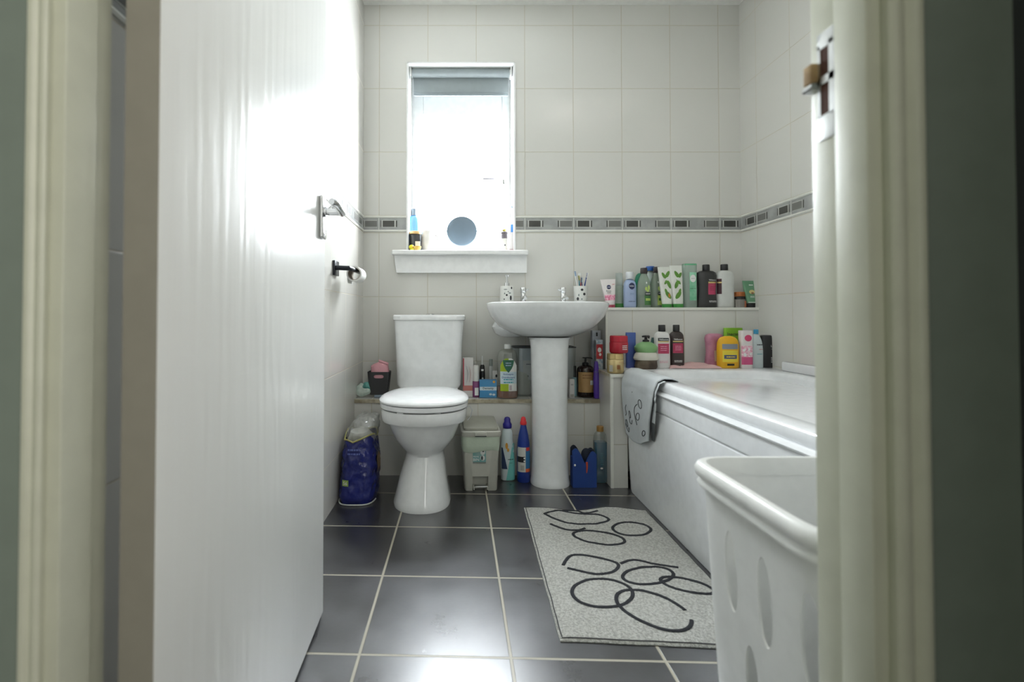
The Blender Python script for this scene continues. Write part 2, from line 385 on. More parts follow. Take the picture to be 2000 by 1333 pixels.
border('trim_3', lambda u, d, z: (XL + d, u, z), 0.53, YB - 0.007, 2.163)
border('trim_4', lambda u, d, z: (XR - d, u, z), 0.53, YB - 0.007, 2.163)

# ------------------------------------------------------------------ window
g = G().m(UPVC)
for x0, x1 in ((WX0, WX0 + 0.006), (WX1 - 0.006, WX1)): g.box(x0, x1, YB - 0.001, YB + 0.15, WZ0, WZ1)
g.box(WX0, WX1, YB - 0.001, YB + 0.15, WZ1 - 0.006, WZ1)
g.box(WX0 - 0.004, WX0 + 0.004, YB - 0.006, YB, WZ0 + 0.02, WZ1 + 0.004); g.box(WX1 - 0.004, WX1 + 0.004, YB - 0.006, YB, WZ0 + 0.02, WZ1 + 0.004); g.box(WX0, WX1, YB - 0.006, YB, WZ1 - 0.004, WZ1 + 0.004)
struct('trim_5', g)
win = bpy.data.objects.new('window_1', None); C.objects.link(win); win['kind'] = 'structure'; win.location = (0.009, YB + 0.16, WZ0)
ww = (WX1 - WX0)/2; wh = WZ1 - WZ0
g = G().m(UPVC); fw = 0.05
g.box(-ww, -ww + fw + 0.02, 0, 0.07, 0, wh, 0.003); g.box(ww - fw, ww, 0, 0.07, 0, wh, 0.003); g.box(-ww + fw + 0.0205, ww - fw - 0.0005, 0.001, 0.069, wh - 0.2, wh - 0.0005, 0.003); g.box(-ww + fw + 0.0205, ww - fw - 0.0005, 0.001, 0.069, 0.0005, 0.055, 0.003)
g.make('window_frame', win)
sash = G().m(UPVC); sw = 2*(ww - fw) - 0.012; sh = wh - 0.2 - 0.04
sf = 0.042
for b in ((0, sf, 0, sh), (sw - sf, sw, 0, sh), (sf, sw - sf, 0, sf), (sf, sw - sf, sh - sf, sh)): sash.box(b[0], b[1], 0, 0.045, b[2], b[3], 0.004)
so = sash.make('sash', win); so.location = (-ww + fw + 0.008, 0.0725, 0.050); so.rotation_euler = (0, 0, math.radians(9))
po = G().m(GLASS).box(sf - 0.004, sw - sf + 0.004, 0.018, 0.024, sf - 0.004, sh - sf + 0.004).make('pane', so)
g = G().m(CHROME); g.box(ww - 0.05, ww - 0.028, -0.012, 0, 0.395, 0.455, 0.003); g.tube([(ww - 0.04, -0.012, 0.44), (ww - 0.04, -0.035, 0.44)], 0.006); g.tube([(ww - 0.04, -0.033, 0.442), (ww - 0.035, -0.035, 0.40)], [0.007, 0.0055])
g.tube([(ww - 0.04, -0.03, 0.442), (ww - 0.07, -0.02, 0.444)], 0.004)
g.make('window_handle', win)
G().m(mat('grey stay bar', (120, 118, 130), 0.3, metal=0.8)).box(ww - 0.155, ww - 0.09, 0.03, 0.036, 0.432, 0.44, 0.001).make('stay_bar', win)
# sill with its apron board
g = G().m(UPVC); g.box(-0.338, 0.346, 2.495, YB, WZ0 - 0.012, WZ0 + 0.012, 0.006); g.box(WX0 + 0.006, WX1 - 0.006, YB, YB + 0.16, WZ0 - 0.012, WZ0 + 0.012)
g.prism([(-0.330, 1.05), (0.343, 1.05), (0.341, 0.962), (-0.318, 0.962)], 2.528, YB); struct('trim_6', g)

# roller blind
rb = thing('roller_blind', 'grey roller blind wound up at the top of the window', 'blind', (0.008, 2.60, 1.90))
GREYF = mat('grey blind fabric', (142, 150, 152), 0.8, bump=(900, 0.2, 0.0005))
zt = at(900, 143, 2.60).z - 1.90; zf = at(900, 186, 2.62).z - 1.90
G().m(GREYF).tube([(-0.253, 0, zt), (0.253, 0, zt)], 0.022, 24).make('roller', rb)
g = G().m(GREYF); g.box(-0.247, 0.249, 0.016, 0.0185, zf, zt); g.make('fabric', rb)
G().m(mat('grey blind bar', (128, 137, 140), 0.7)).box(-0.247, 0.249, 0.0125, 0.0215, zf - 0.006, zf + 0.014, 0.003).make('bottom_bar', rb)
for s in (-1, 1):
    g = G().m(WHITEP); g.box(s*0.262 - 0.004, s*0.262 + 0.004, -0.028, 0.03, zt - 0.022, zt + 0.036, 0.002); g.tube([(s*0.250, 0, zt), (s*0.264, 0, zt)], 0.019, 20); g.make('bracket', rb)
g = G().m(WHITEP); g.box(-0.262, 0.262, -0.02, 0.03, zt + 0.026, 2.036 - 1.9, 0.004); g.make('headrail', rb)
g = G().m(mat('steel bead', (170, 170, 165), 0.3, metal=0.8))
for dy in (-0.014, 0.014): g.tube([(-0.258, dy, zt), (-0.258, dy, zt - 0.3), (-0.258, dy*0.9, zt - 0.58)], 0.0016, 6)
for i in range(48): g.sphere((-0.258, -0.014, zt - 0.012*i), 0.0024, n=6, m=4)
g.make('bead_chain', rb)

# ------------------------------------------------------------------ door frame, architraves
def jamb(name, s, xs, xr, xw, far):
    """s=-1 left, +1 right; xs stop face, xr rebate face"""
    g = G().m(FRAME)
    def b(x0, x1, y0, y1): g.box(min(s*x0, s*x1), max(s*x0, s*x1), y0, y1, 0, 2.06, 0.0015)
    b(xs, xw, 0.4445, 0.4835); b(xr, xw, 0.4835, far)
    struct(name, g, smooth=True)
jamb('door_frame_left', -1, 0.352, 0.364, 0.385, 0.520)
jamb('door_frame_right', 1, 0.3645, 0.3765, 0.40, 0.532)
struct('door_frame_top', G().m(FRAME).box(-0.364, 0.3765, 0.4445, 0.53, 2.02, 2.06))
def arch(name, s, x0, kx, ky):
    g = G().m(FRAME); y = 0.4445
    prof = [(0, 0), (0, 0.012), (0.002, 0.015), (0.006, 0.0165), (0.0095, 0.0155), (0.0115, 0.0125), (0.013, 0.011), (0.0145, 0.0125), (0.0165, 0.016), (0.020, 0.018), (0.0235, 0.0175), (0.026, 0.014), (0.027, 0.008), (0.0275, 0)]
    g.rings([[(s*(x0 + a*kx), y - d*ky, z) for a, d in prof] for z in (0, 2.06)]); struct(name, g, smooth=True)
arch('trim_7', -1, 0.3640, 0.68, 0.5); arch('trim_8', 1, 0.3775, 1.16, 0.72)
struct('trim_9', G().m(FRAME).box(-0.387, 0.40, 0.428, 0.4445, 2.035, 2.07))
# strike plate let into the right jamb
sp = thing('strike_plate', 'bright steel strike plate on right door frame with two dark mortises', 'strike plate', (0.3765, 0.508, 0.93))
g = G().m(STEEL); g.box(-0.0016, 0, -0.011, 0.012, 0.0, 0.026, 0.0005); g.box(-0.0016, 0, -0.011, -0.004, 0.024, 0.10); g.box(-0.0016, 0, 0.008, 0.012, 0.024, 0.10); g.box(-0.0016, 0, -0.011, 0.012, 0.058, 0.066); g.box(-0.0016, 0, -0.011, 0.012, 0.095, 0.112, 0.0005)
g.make('plate', sp)
g = G().m(STEEL); g.prism([(0, 0), (-0.008, 0.0), (-0.010, 0.002), (-0.009, 0.006), (0, 0.007)], 0.010, 0.024); o = g.make('lip', sp); o.location = (0, 0, 0.055)
G().m(mat('dark mortise wood', (74, 42, 28), 0.9)).box(-0.0012, -0.0002, -0.0045, 0.0085, 0.024, 0.096).make('mortise', sp)
G().m(mat('bare chipped wood', (186, 158, 116), 0.8, var=(60, (150, 120, 84), 0.8))).box(-0.0085, 0.0, 0.011, 0.0235, 0.063, 0.083, 0.001).make('chipped_wood', sp)

# ------------------------------------------------------------------ the door
dx0, dy0 = -0.3143, 0.5225; dx1, dy1 = -0.3395, 1.262
dl = math.hypot(dx1 - dx0, dy1 - dy0); da = math.atan2(-(dx1 - dx0), dy1 - dy0)
dr = bpy.data.objects.new('door_1', None); C.objects.link(dr); dr['kind'] = 'structure'; dr.location = (dx0, dy0, 0.009); dr.rotation_euler = (0, 0, da)
G().m(DOOR).box(-0.036, 0, 0, dl, 0, 1.98, 0.0015).make('door_leaf', dr)
G().m(mat('dull darker door edge', (150, 146, 134), .6)).box(-0.0355, -0.0008, -0.0012, 0.0004, 0.0005, 1.98).make('hinge_edge', dr)  # thin skin, duller and darker than the door leaf
hz = at(640, 424, 1.22).z - 0.009
g = G().m(mat('polished backplate', (205, 206, 206), 0.14, metal=1)); g.box(0, 0.009, dl - 0.062, dl - 0.022, hz - 0.053, hz + 0.05, 0.003); g.make('backplate', dr)
g = G().m(BLACKP)
for dz in (-0.043, 0.04):
    for dy in (-0.055, -0.03): g.lathe([(0.0022, 0), (0.0022, 0.0006)], 0, 0)
g.bm.clear()
g.m(mat('screw heads', (90, 90, 90), 0.3, metal=1))
for dz in (-0.043, 0.04):
    g.tube([(0.0085, dl - 0.042, hz + dz), (0.0102, dl - 0.042, hz + dz)], 0.0032, 12)
g.make('screw', dr)
g = G().m(CHROME); yh = dl - 0.042
g.tube([(0.009, yh, hz + 0.012), (0.014, yh, hz + 0.012)], 0.013, 20)
g.tube([(0.012, yh, hz + 0.012), (0.05, yh, hz + 0.012)], 0.0085, 20)
g.tube([(0.049, yh + 0.006, hz + 0.012), (0.051, yh - 0.03, hz + 0.014), (0.050, yh - 0.07, hz + 0.018), (0.044, yh - 0.085, hz + 0.019)], [0.0105, 0.0095, 0.0085, 0.008], 20)
g.make('door_handle', dr)
g = G().m(CHROME); g.tube([(0.009, yh + 0.01, hz + 0.012), (0.032, yh + 0.012, hz + 0.032)], 0.006, 14); g.tube([(0.022, yh + 0.014, hz + 0.034), (0.040, yh + 0.014, hz + 0.034)], 0.0075, 14); g.make('snib_turn', dr)

# ------------------------------------------------------------------ unseen ceiling lamps added to light the two rooms
EM = bpy.data.materials.new('lit fill lamp diffuser'); EM.use_nodes = True
EM.node_tree.nodes['Principled BSDF'].inputs['Emission Color'].default_value = (1, 0.95, 0.88, 1); EM.node_tree.nodes['Principled BSDF'].inputs['Emission Strength'].default_value = 2.5
for nm, lab, x, y, z in (('added_ceiling_lamp', 'unseen round ceiling lamp added as fill over the bathroom floor', 0.80, 1.25, ZC), ('added_ceiling_lamp', 'unseen round ceiling lamp added to light the dark hall', -0.1, -0.8, 2.36)):
    t = thing(nm, lab, 'ceiling lamp', (x, y, z))
    G().m(WHITEP).lathe([(0.16, -0.001), (0.165, -0.02), (0.155, -0.024)], n=40).make('lamp_base', t)
    G().m(EM).lathe([(0.15, -0.0245), (0.148, -0.035), (0.12, -0.045), (0.02, -0.05)], n=40).make('diffuser', t)
#PART2
# ------------------------------------------------------------------ toilet
TX = -0.141
t = thing('toilet', 'white close-coupled toilet with closed lid standing on the slate floor', 'toilet', (TX, 0, 0))
def eg(z, hx, front, cy, back, e=2.2, cx=0): return (z, hx, cy - front, e, cx, cy, back - cy)
g = G().m(CERAMIC)
g.loft([eg(0, .113, 1.893, 2.04, 2.33, 2.3, -.008), eg(.012, .114, 1.892, 2.04, 2.33, 2.3, -.008), eg(.03, .109, 1.898, 2.04, 2.33, 2.3, -.008), eg(.10, .095, 1.922, 2.05, 2.33, 2.3, -.005), eg(.165, .081, 1.948, 2.07, 2.33, 2.3), eg(.193, .077, 1.957, 2.08, 2.33, 2.3),
        eg(.205, .082, 1.952, 2.08, 2.33, 2.2), eg(.225, .100, 1.930, 2.07, 2.33), eg(.26, .122, 1.903, 2.06, 2.33), eg(.30, .138, 1.886, 2.05, 2.33), eg(.325, .147, 1.876, 2.04, 2.33), eg(.330, .149, 1.874, 2.04, 2.33),
        eg(.332, .166, 1.861, 2.03, 2.33), eg(.337, .169, 1.857, 2.03, 2.335), eg(.372, .172, 1.853, 2.03, 2.34), eg(.380, .169, 1.856, 2.03, 2.34)], 64)
g.loft([(0.35, .13, .10, 4, 0, 2.38), (.405, .135, .10, 4, 0, 2.38)], 40)
g.make('bowl', t)
g = G().m(SEAT); g.loft([eg(.384, .170, 1.854, 2.03, 2.29), eg(.388, .175, 1.848, 2.03, 2.295), eg(.400, .176, 1.847, 2.03, 2.295), eg(.404, .172, 1.852, 2.03, 2.29)], 64)
for sx in (-.08, .06): g.box(sx - .012, sx + .012, 1.872, 1.90, .3795, .386, .002)
g.make('seat', t)
g = G().m(SEAT); g.loft([eg(.4065, .171, 1.852, 2.03, 2.29), eg(.409, .178, 1.845, 2.03, 2.295), eg(.415, .1785, 1.8445, 2.03, 2.295), eg(.421, .174, 1.849, 2.03, 2.29), eg(.427, .160, 1.867, 2.03, 2.275), eg(.431, .125, 1.91, 2.04, 2.25), eg(.4325, .06, 1.98, 2.05, 2.18)], 64); g.make('lid', t)
G().m(SEAT).box(-.1, .1, 2.275, 2.30, .384, .412, .006).make('hinge_block', t)
ct = G().m(CERAMIC); ct.loft([(.405, .145, .085, 5, -.003, 2.435), (.42, .152, .09, 6, -.003, 2.435), (.60, .158, .093, 7, -.003, 2.435), (.718, .165, .096, 7, -.003, 2.437), (.722, .165, .096, 7, -.003, 2.437)], 64); ct.make('cistern', t)
g = G().m(CERAMIC); g.loft([(.7225, .168, .099, 8, -.002, 2.438), (.726, .172, .103, 8, -.002, 2.438), (.743, .173, .104, 8, -.002, 2.438), (.749, .169, .100, 8, -.002, 2.438)], 64); g.make('cistern_lid', t)
g = G().m(CHROME); g.lathe([(.02, .7495), (.02, .7525), (.017, .7545)], 0, 2.438); g.make('flush_button', t)
g = G().m(mat('clear wire', (190, 195, 200), .2)); g.tube([(.165, 1.98, .383), (.182, 1.98, .39), (.192, 1.98, .375), (.186, 1.98, .35), (.174, 1.98, .335)], .0015, 6); g.make('rim_hook', t)

# ------------------------------------------------------------------ basin
BX = 0.405
t = thing('pedestal_basin', 'white ceramic wash basin on a full pedestal below the window wall', 'basin', (BX, 0, 0))
g = G().m(CERAMIC)
g.loft([(.648, .10, .10, 2.2, 0, 2.34, .12), (.652, .128, .125, 2.2, 0, 2.34, .16), (.668, .170, .165, 2.2, 0, 2.34, .19), (.694, .219, .197, 2.3, 0, 2.34, .205), (.74, .258, .222, 2.4, 0, 2.34, .207), (.778, .274, .236, 2.5, 0, 2.34, .208), (.797, .279, .24, 2.5, 0, 2.34, .208), (.803, .277, .239, 2.5, 0, 2.34, .208), (.806, .272, .235, 2.5, 0, 2.34, .205),
        (.805, .250, .212, 2.5, 0, 2.34, .105), (.798, .243, .206, 2.5, 0, 2.34, .10), (.75, .215, .18, 2.4, 0, 2.34, .09), (.70, .14, .12, 2.2, 0, 2.34, .07), (.692, .03, .03, 2, 0, 2.34, .03)], 72)
g.loft([(.640, .035, .03, 2.2, -.15, 2.47), (.645, .06, .05, 2.2, -.15, 2.47), (.66, .082, .065, 2.2, -.15, 2.47), (.69, .10, .075, 2.2, -.145, 2.47), (.74, .09, .075, 2.2, -.13, 2.46)], 32)
g.make('bowl', t)
g = G().m(CERAMIC); g.loft([(0, .086, .092, 2.3, 0, 2.255, .09), (.012, .087, .093, 2.3, 0, 2.255, .09), (.03, .083, .088, 2.3, 0, 2.255, .088), (.12, .079, .083, 2.3, 0, 2.256, .086), (.34, .078, .082, 2.3, 0, 2.256, .086), (.60, .083, .085, 2.3, 0, 2.256, .086), (.64, .088, .088, 2.3, 0, 2.256, .086), (.6485, .098, .093, 2.3, 0, 2.256, .086)], 56); g.make('pedestal', t)
G().m(CHROME).lathe([(.021, .6945), (.021, .698), (.012, .699)], 0, 2.34).make('plug_hole', t)
def tap(lab, x, turn):
    o = thing('basin_tap', lab, 'tap', (x, 2.478, .8055), 0, 'chrome basin pillar taps')
    g = G().m(CHROME); g.lathe([(.021, 0), (.021, .004), (.0125, .007), (.0125, .05), (.0115, .052)], n=28); g.tube([(0, 0, .022), (0, -.03, .028), (0, -.075, .030), (0, -.086, .022)], [.009, .009, .0085, .008], 16); g.make('spout_body', o)
    g = G().m(CHROME); g.lathe([(.0135, .0525), (.015, .055), (.015, .076), (.013, .079)], n=28); g.tube([(0, 0, .062), (turn*.012, -.002, .064), (turn*.026, -.004, .070)], [.006, .0055, .005], 12); g.make('lever_head', o)
tap('chrome basin tap at the left, beside the soap dispenser', at(1022, 560, 2.478).x, 1)
tap('chrome basin tap at the right, beside the toothbrush tumbler', at(1100, 560, 2.478).x, -1)

# ------------------------------------------------------------------ bath
t = thing('bathtub', 'white acrylic bath with panelled side along the right wall', 'bath', (1.087, 1.5, 0))
g = G().m(ACRYL)
g.loft([(.470, .35, .90, 60, 0, 0), (.474, .3525, .903, 60, 0, 0), (.494, .3525, .903, 60), (.502, .349, .90, 60), (.505, .342, .893, 60), (.505, .287, .755, 7, -.002, -.04), (.502, .281, .748, 7, -.002, -.04), (.49, .276, .742, 7, -.002, -.04), (.30, .25, .70, 6, -.002, -.04), (.14, .22, .62, 5, -.002, -.04), (.11, .17, .56, 4, -.002, -.04)], 120)
g.box(-.20, .20, -.7, .7, .0, .11)
g.make('tub', t, ang=50)
g = G().m(ACRYL)
pr = [(-.345, 0), (-.360, .002), (-.366, .10), (-.370, .22), (-.366, .34), (-.361, .388), (-.356, .391), (-.356, .395), (-.362, .398), (-.363, .43), (-.362, .452), (-.368, .456), (-.369, .461), (-.362, .465), (-.356, .4695), (-.34, .4695)]
def pw(v):
    k = min(1, max(0, (0.672 - v)/0.05)); return k
g.rings([[(x + (1 - pw(v))*.012*(1 if x < -.35 else 0), v, z) for x, z in pr] for v in (-.90, -.3, .3, .62, .645, .66, .672)], closed=False, cap0=False, cap1=False)
g.make('side_panel', t, ang=50)
g = G().m(ACRYL); g.box(.318, .349, -.9, .69, .505, .545, .006); g.make('wall_upstand', t)

# ------------------------------------------------------------------ laundry basket
LB = mat('white basket plastic', (236, 237, 235), .28)
bx0, by1 = .390, .870
t = thing('laundry_basket', 'large white plastic laundry basket with slotted sides in front of bath', 'laundry basket', (.556, .705, 0))
def rr(z, hx, hy, e=9): return (z, hx, hy, e, 0, 0)
body = G().m(LB)
body.loft([rr(.0, .128, .128), rr(.006, .131, .131), rr(.17, .140, .139), rr(.40, .151, .1495), rr(.478, .154, .152), rr(.478, .151, .149), rr(.40, .148, .1465), rr(.17, .137, .136), rr(.012, .128, .128)], 120)
bo = body.make('body', t, ang=45)
cut = []
for zc, ys in ((.366, [.756, .674, .588]), (.222, [.715, .630])):
    for y in ys:
        pts = []
        cg = G().m(LB)
        for xx in (-.25, -.05):
            pts.append([(xx, y - .705 + .0155*math.cos(a*2*PI/28), zc + .060*math.copysign(abs(math.sin(a*2*PI/28))**.8, math.sin(a*2*PI/28))) for a in range(28)])
        cg.rings(pts); co = cg.make('cutter', None, smooth=False); co.location = t.location; cut.append(co)
bpy.context.view_layer.update(); boolean_cut(bo, cut)
g = G().m(LB)
g.loft([rr(.470, .1535, .1515), rr(.468, .162, .160), rr(.473, .1635, .1615), rr(.4775, .1615, .1595), rr(.481, .1605, .1585), rr(.486, .1655, .1635), rr(.496, .1665, .1645), rr(.504, .163, .161), rr(.508, .157, .155), rr(.507, .152, .150), rr(.495, .1495, .1475), rr(.478, .1495, .1475)], 120, False, False)
g.make('rim', t, ang=60)

# ------------------------------------------------------------------ bath mat
RUG = mat('pale grey tufted pile', (214, 214, 208), .95, bump=(300, 1.0, .008), var=(160, (164, 164, 158), .7))
RUGL = mat('charcoal tufted line', (52, 54, 60), .95, bump=(420, 1.0, .006)); RUGE = mat('dark stitched mat edge', (70, 70, 72), .9)
c00 = at(1092, 1244, 1.15); c10 = Vector((.712, 1.128, 0)); c01 = at(1023, 990, 1.925); c11 = Vector((.713, 1.93, 0))
c00 = Vector((.231, 1.160, 0)); c01 = Vector((.250, 1.935, 0))
t = thing('bath_mat', 'pale grey bath mat with looping charcoal outlines on floor beside bath', 'bath mat', (0, 0, 0))
def rug(u, v, h=0.0):
    p = (c00*(1 - u) + c10*u)*(1 - v) + (c01*(1 - u) + c11*u)*v
    p = p + Vector((0, .016*math.sin(u*9 + 1.2)*v**6, 0)) + Vector(noise.noise_vector(Vector((u*9, v*14, 1))))*.0022
    n = noise.noise(Vector((p.x*260, p.y*260, 0)))*.0011 + noise.noise(Vector((p.x*30, p.y*30, 4)))*.001
    e = min(u, 1 - u, v, 1 - v)*12; k = min(1, max(0, e))**.5
    return Vector((p.x, p.y, .003 + (.0115 + n)*k + h + .004*max(0, v - .93)/.07*math.sin(u*7)**2))
g = G().m(RUG).grid(lambda u, v: rug(u, v), 130, 190)
bd = [(u/40, 0) for u in range(40)] + [(1, v/60) for v in range(60)] + [(1 - u/40, 1) for u in range(40)] + [(0, 1 - v/60) for v in range(60)]
g.rings([[tuple(rug(u, v)) for u, v in bd], [(rug(u, v).x, rug(u, v).y, .0008) for u, v in bd]], False, True)
g.make('pile', t, ang=80)
g = G().m(RUGE); g.tube([rug(min(max(u, .012), .988), min(max(v, .008), .992)) + Vector((0, 0, .0)) for u, v in bd], .0016, 6, closed=True); g.make('stitched_edge', t)
def loop(cu, cv, ru, rv, a0=0, a1=360, rot=0, n=44):
    out = []
    for i in range(n + 1):
        a = math.radians(a0 + (a1 - a0)*i/n); x, y = ru*math.cos(a), rv*math.sin(a); r = math.radians(rot)
        out.append((cu + x*math.cos(r) - y*math.sin(r), cv + x*math.sin(r)*1.0 + y*math.cos(r)))
    return out
def swirl(pts, n=60):
    """smooth line through points"""
    out = []
    P = [Vector(p) for p in pts]
    for i in range(len(P) - 1):
        p0, p1, p2, p3 = P[max(i-1, 0)], P[i], P[i+1], P[min(i+2, len(P)-1)]
        for k in range(12):
            s = k/12; out.append(tuple(.5*((2*p1) + (p2 - p0)*s + (2*p0 - 5*p1 + 4*p2 - p3)*s*s + (3*p1 - p0 - 3*p2 + p3)*s**3)))
    out.append(tuple(P[-1])); return out
# plain leaf and pebble loops, about as large and as dark as the lines of the real mat
lines = [loop(.30, .24, .17, .085, rot=8), loop(.52, .155, .17, .10, 20, 350, rot=-14), loop(.62, .36, .16, .055, rot=10), loop(.80, .30, .13, .045, rot=-12), swirl([(.14, .42), (.22, .50), (.36, .49), (.48, .44), (.42, .38), (.30, .36), (.16, .40)]),
         swirl([(.50, .44), (.60, .47), (.72, .44), (.84, .42)]), loop(.74, .745, .14, .065, rot=6), loop(.46, .66, .17, .062, rot=-8), swirl([(.14, .90), (.22, .84), (.34, .80), (.50, .80), (.62, .84), (.56, .90), (.42, .92), (.28, .96), (.20, .93), (.14, .90)]),
         swirl([(.30, .965), (.42, .975), (.46, .93), (.58, .95)]), swirl([(.16, .79), (.24, .74), (.34, .73), (.40, .75)])]
g = G().m(RUGL)
for ln in lines: g.tube([rug(u, v, .0006) for u, v in ln], .0052, 7, flat=.45)
g.make('outline_pattern', t)

# ------------------------------------------------------------------ hand towel over the bath edge
TW = mat('pale blue grey towel cloth', (196, 201, 204), .95, bump=(500, .5, .001)); TWL = mat('black towel print', (40, 42, 46), .9); TWE = mat('charcoal towel cloth', (74, 78, 80), .95, bump=(500, .5, .001))
t = thing('hand_towel', 'pale grey towel with black line doodles hanging over bath corner', 'towel', (0, 0, 0))
pathz = [(.716, .245), (.706, .34), (.704, .42), (.708, .47), (.722, .505), (.745, .5155), (.775, .5145), (.796, .508), (.806, .47), (.807, .42)]
def tpath(s):
    L_ = [0]
    for a, b in zip(pathz, pathz[1:]): L_.append(L_[-1] + math.hypot(b[0]-a[0], b[1]-a[1]))
    d = s*L_[-1]
    for i in range(len(L_) - 1):
        if d <= L_[i+1] + 1e-9:
            k = (d - L_[i])/(L_[i+1] - L_[i]); a, b = pathz[i], pathz[i+1]; return a[0]*(1-k) + b[0]*k, a[1]*(1-k) + b[1]*k
    return pathz[-1]
def tw(u, v, off=0):
    """u along the bath from near to far, v from outer hem over the rim to the inside"""
    x, z = tpath(v)
    y = 1.815 + .345*u
    hang = max(0, 1 - v/.42)
    y += (.055*(1 - u)*hang - .012*hang*u) ; z += hang*(.035*(1 - u)**1.5 - .022*math.sin(u*PI))
    k = 1 if v < .48 else .25
    x += -.0035*k*math.sin(u*11 + v*3) - .006*k*math.sin(u*5 + 1)*hang - .004 - off*(1 if v < .45 else .2)
    if v > .45: z += .002*math.sin(u*14)**2 + off
    if v < .5: x = min(x, .7155)
    return Vector((x, y, z))
g = G().m(TW).grid(lambda u, v: tuple(tw(u, v)), 50, 70)
o = g.make('cloth', t, ang=80); md = o.modifiers.new('thickness', 'SOLIDIFY'); md.thickness = .004; md.offset = 1
g = G().m(TWE); g.grid(lambda u, v: tuple(tw(u, .0 + v*.035, .0028)), 50, 4); g.make('dark_hem', t, ang=80)
def inner(u, v):
    p = tw(0, v); q = tw(0, v, -.004); w_ = 1 if v < .46 else max(0, 1 - (v - .46)/.08)
    return (q.x + .004*w_, p.y - .030*(1 - u)*(.55 + .45*math.sin(min(1, v/.45)*PI*.8 + .6)) + .001, q.z - .0006)
o = G().m(TW).grid(lambda u, v: inner(u, .22 + .45*v), 6, 40).make('back_layer', t, ang=80)
o = G().m(TWE).grid(lambda u, v: inner(u, .01 + .21*v), 6, 24).make('dark_back_strip', t, ang=80)  # lowest part of the back layer, coloured darker
def tl(*lines_):
    g = G().m(TWL)
    for pts in lines_: g.tube([tw(u, v, .0046) for u, v in pts], .0014, 6)
    g.make('printed_doodle', t)
tl(loop(.36, .37, .055, .035, rot=20)); tl(loop(.42, .25, .055, .032, rot=-10), swirl([(.44, .36), (.50, .33), (.52, .28), (.49, .22), (.46, .17)])); tl(loop(.68, .24, .04, .024, rot=30)); tl(swirl([(.60, .20), (.64, .16), (.70, .17), (.69, .22)])); tl(swirl([(.86, .30), (.90, .26), (.87, .22), (.92, .19)]))
tl(loop(.90, .12, .045, .03, rot=10)); tl(swirl([(.80, .10), (.84, .05), (.93, .06), (.97, .10)])); tl(loop(.14, .10, .06, .028)); tl(swirl([(.50, .47), (.58, .45), (.70, .47), (.78, .52)])); tl(swirl([(.45, .50), (.55, .49), (.65, .51), (.72, .55)])); tl(loop(.62, .56, .10, .018, rot=8))

# ------------------------------------------------------------------ toilet roll and its holder
BH = mat('black holder metal', (50, 53, 58), .25, metal=.7)
hp = at(655, 524, 1.965)
t = thing('toilet_roll_holder', 'black square plate toilet roll holder on the left tiled wall', 'toilet roll holder', (XL, 1.965, hp.z))
G().m(BH).box(.0005, .010, -.034, .034, -.030, .028, .002).make('wall_plate', t)
g = G().m(BH); g.tube([(.01, -.018, .0), (.062, -.014, -.002), (.066, .0, -.003), (.066, .15, -.004)], [.0095, .0095, .009, .0075], 16); g.make('arm', t)
rl = thing('toilet_roll', 'nearly finished white toilet roll on the black holder', 'toilet roll', (XL + .066, 2.015, hp.z - .018))
g = G().m(mat('toilet paper', (232, 232, 228), .95))
n = 40
def rg(r, y): return [(r*math.cos(2*PI*i/n), y, r*math.sin(2*PI*i/n)) for i in range(n)]
g.rings([rg(.031, 0), rg(.031, .098), rg(.0255, .098), rg(.0255, 0), rg(.031, 0)], False, False)
g.grid(lambda u, v: (-.031 + .002*math.sin(v*3) + .004*v, .098*u, -.002 - .035*v), 10, 8); g.make('paper', rl)
g = G().m(mat('cardboard core', (150, 140, 126), .9)); g.rings([rg(.0252, .0005), rg(.0252, .0975), rg(.0235, .0975), rg(.0235, .0005), rg(.0252, .0005)], False, False); g.make('core', rl)

# ------------------------------------------------------------------ bottle and packaging builders (local, base at origin, front towards -y)
def body_secs(w, h, d=None, kind='shoulder', e=2.6):
    hx = w/2; hy = (d or w*.62)/2
    if kind == 'shoulder': q = [(0, .90), (.015, .98), (.05, 1), (.80, 1), (.90, .93), (.95, .80), (.985, .60), (1, .42)]
    elif kind == 'waist': q = [(0, .94), (.02, 1), (.12, 1), (.45, .86), (.70, .93), (.86, 1), (.95, .90), (.99, .66), (1, .45)]
    elif kind == 'slope': q = [(0, .92), (.02, 1), (.5, 1), (.68, .92), (.82, .74), (.94, .50), (1, .40)]
    elif kind == 'round': q = [(0, .86), (.02, .97), (.06, 1), (.6, 1), (.78, .97), (.88, .87), (.95, .68), (.985, .45), (1, .25)]
    elif kind == 'straight': q = [(0, .96), (.01, 1), (.985, 1), (1, .97)]
    elif kind == 'jar': q = [(0, .86), (.04, .94), (.14, 1), (.93, 1), (1, .96)]
    elif kind == 'topdown': q = [(0, .72), (.01, .76), (.12, .80), (.5, .95), (.8, 1), (.95, .97), (.99, .90), (1, .8)]
    return [(z*h, hx*k, hy*(k if k > .5 else k), e) for z, k in q]
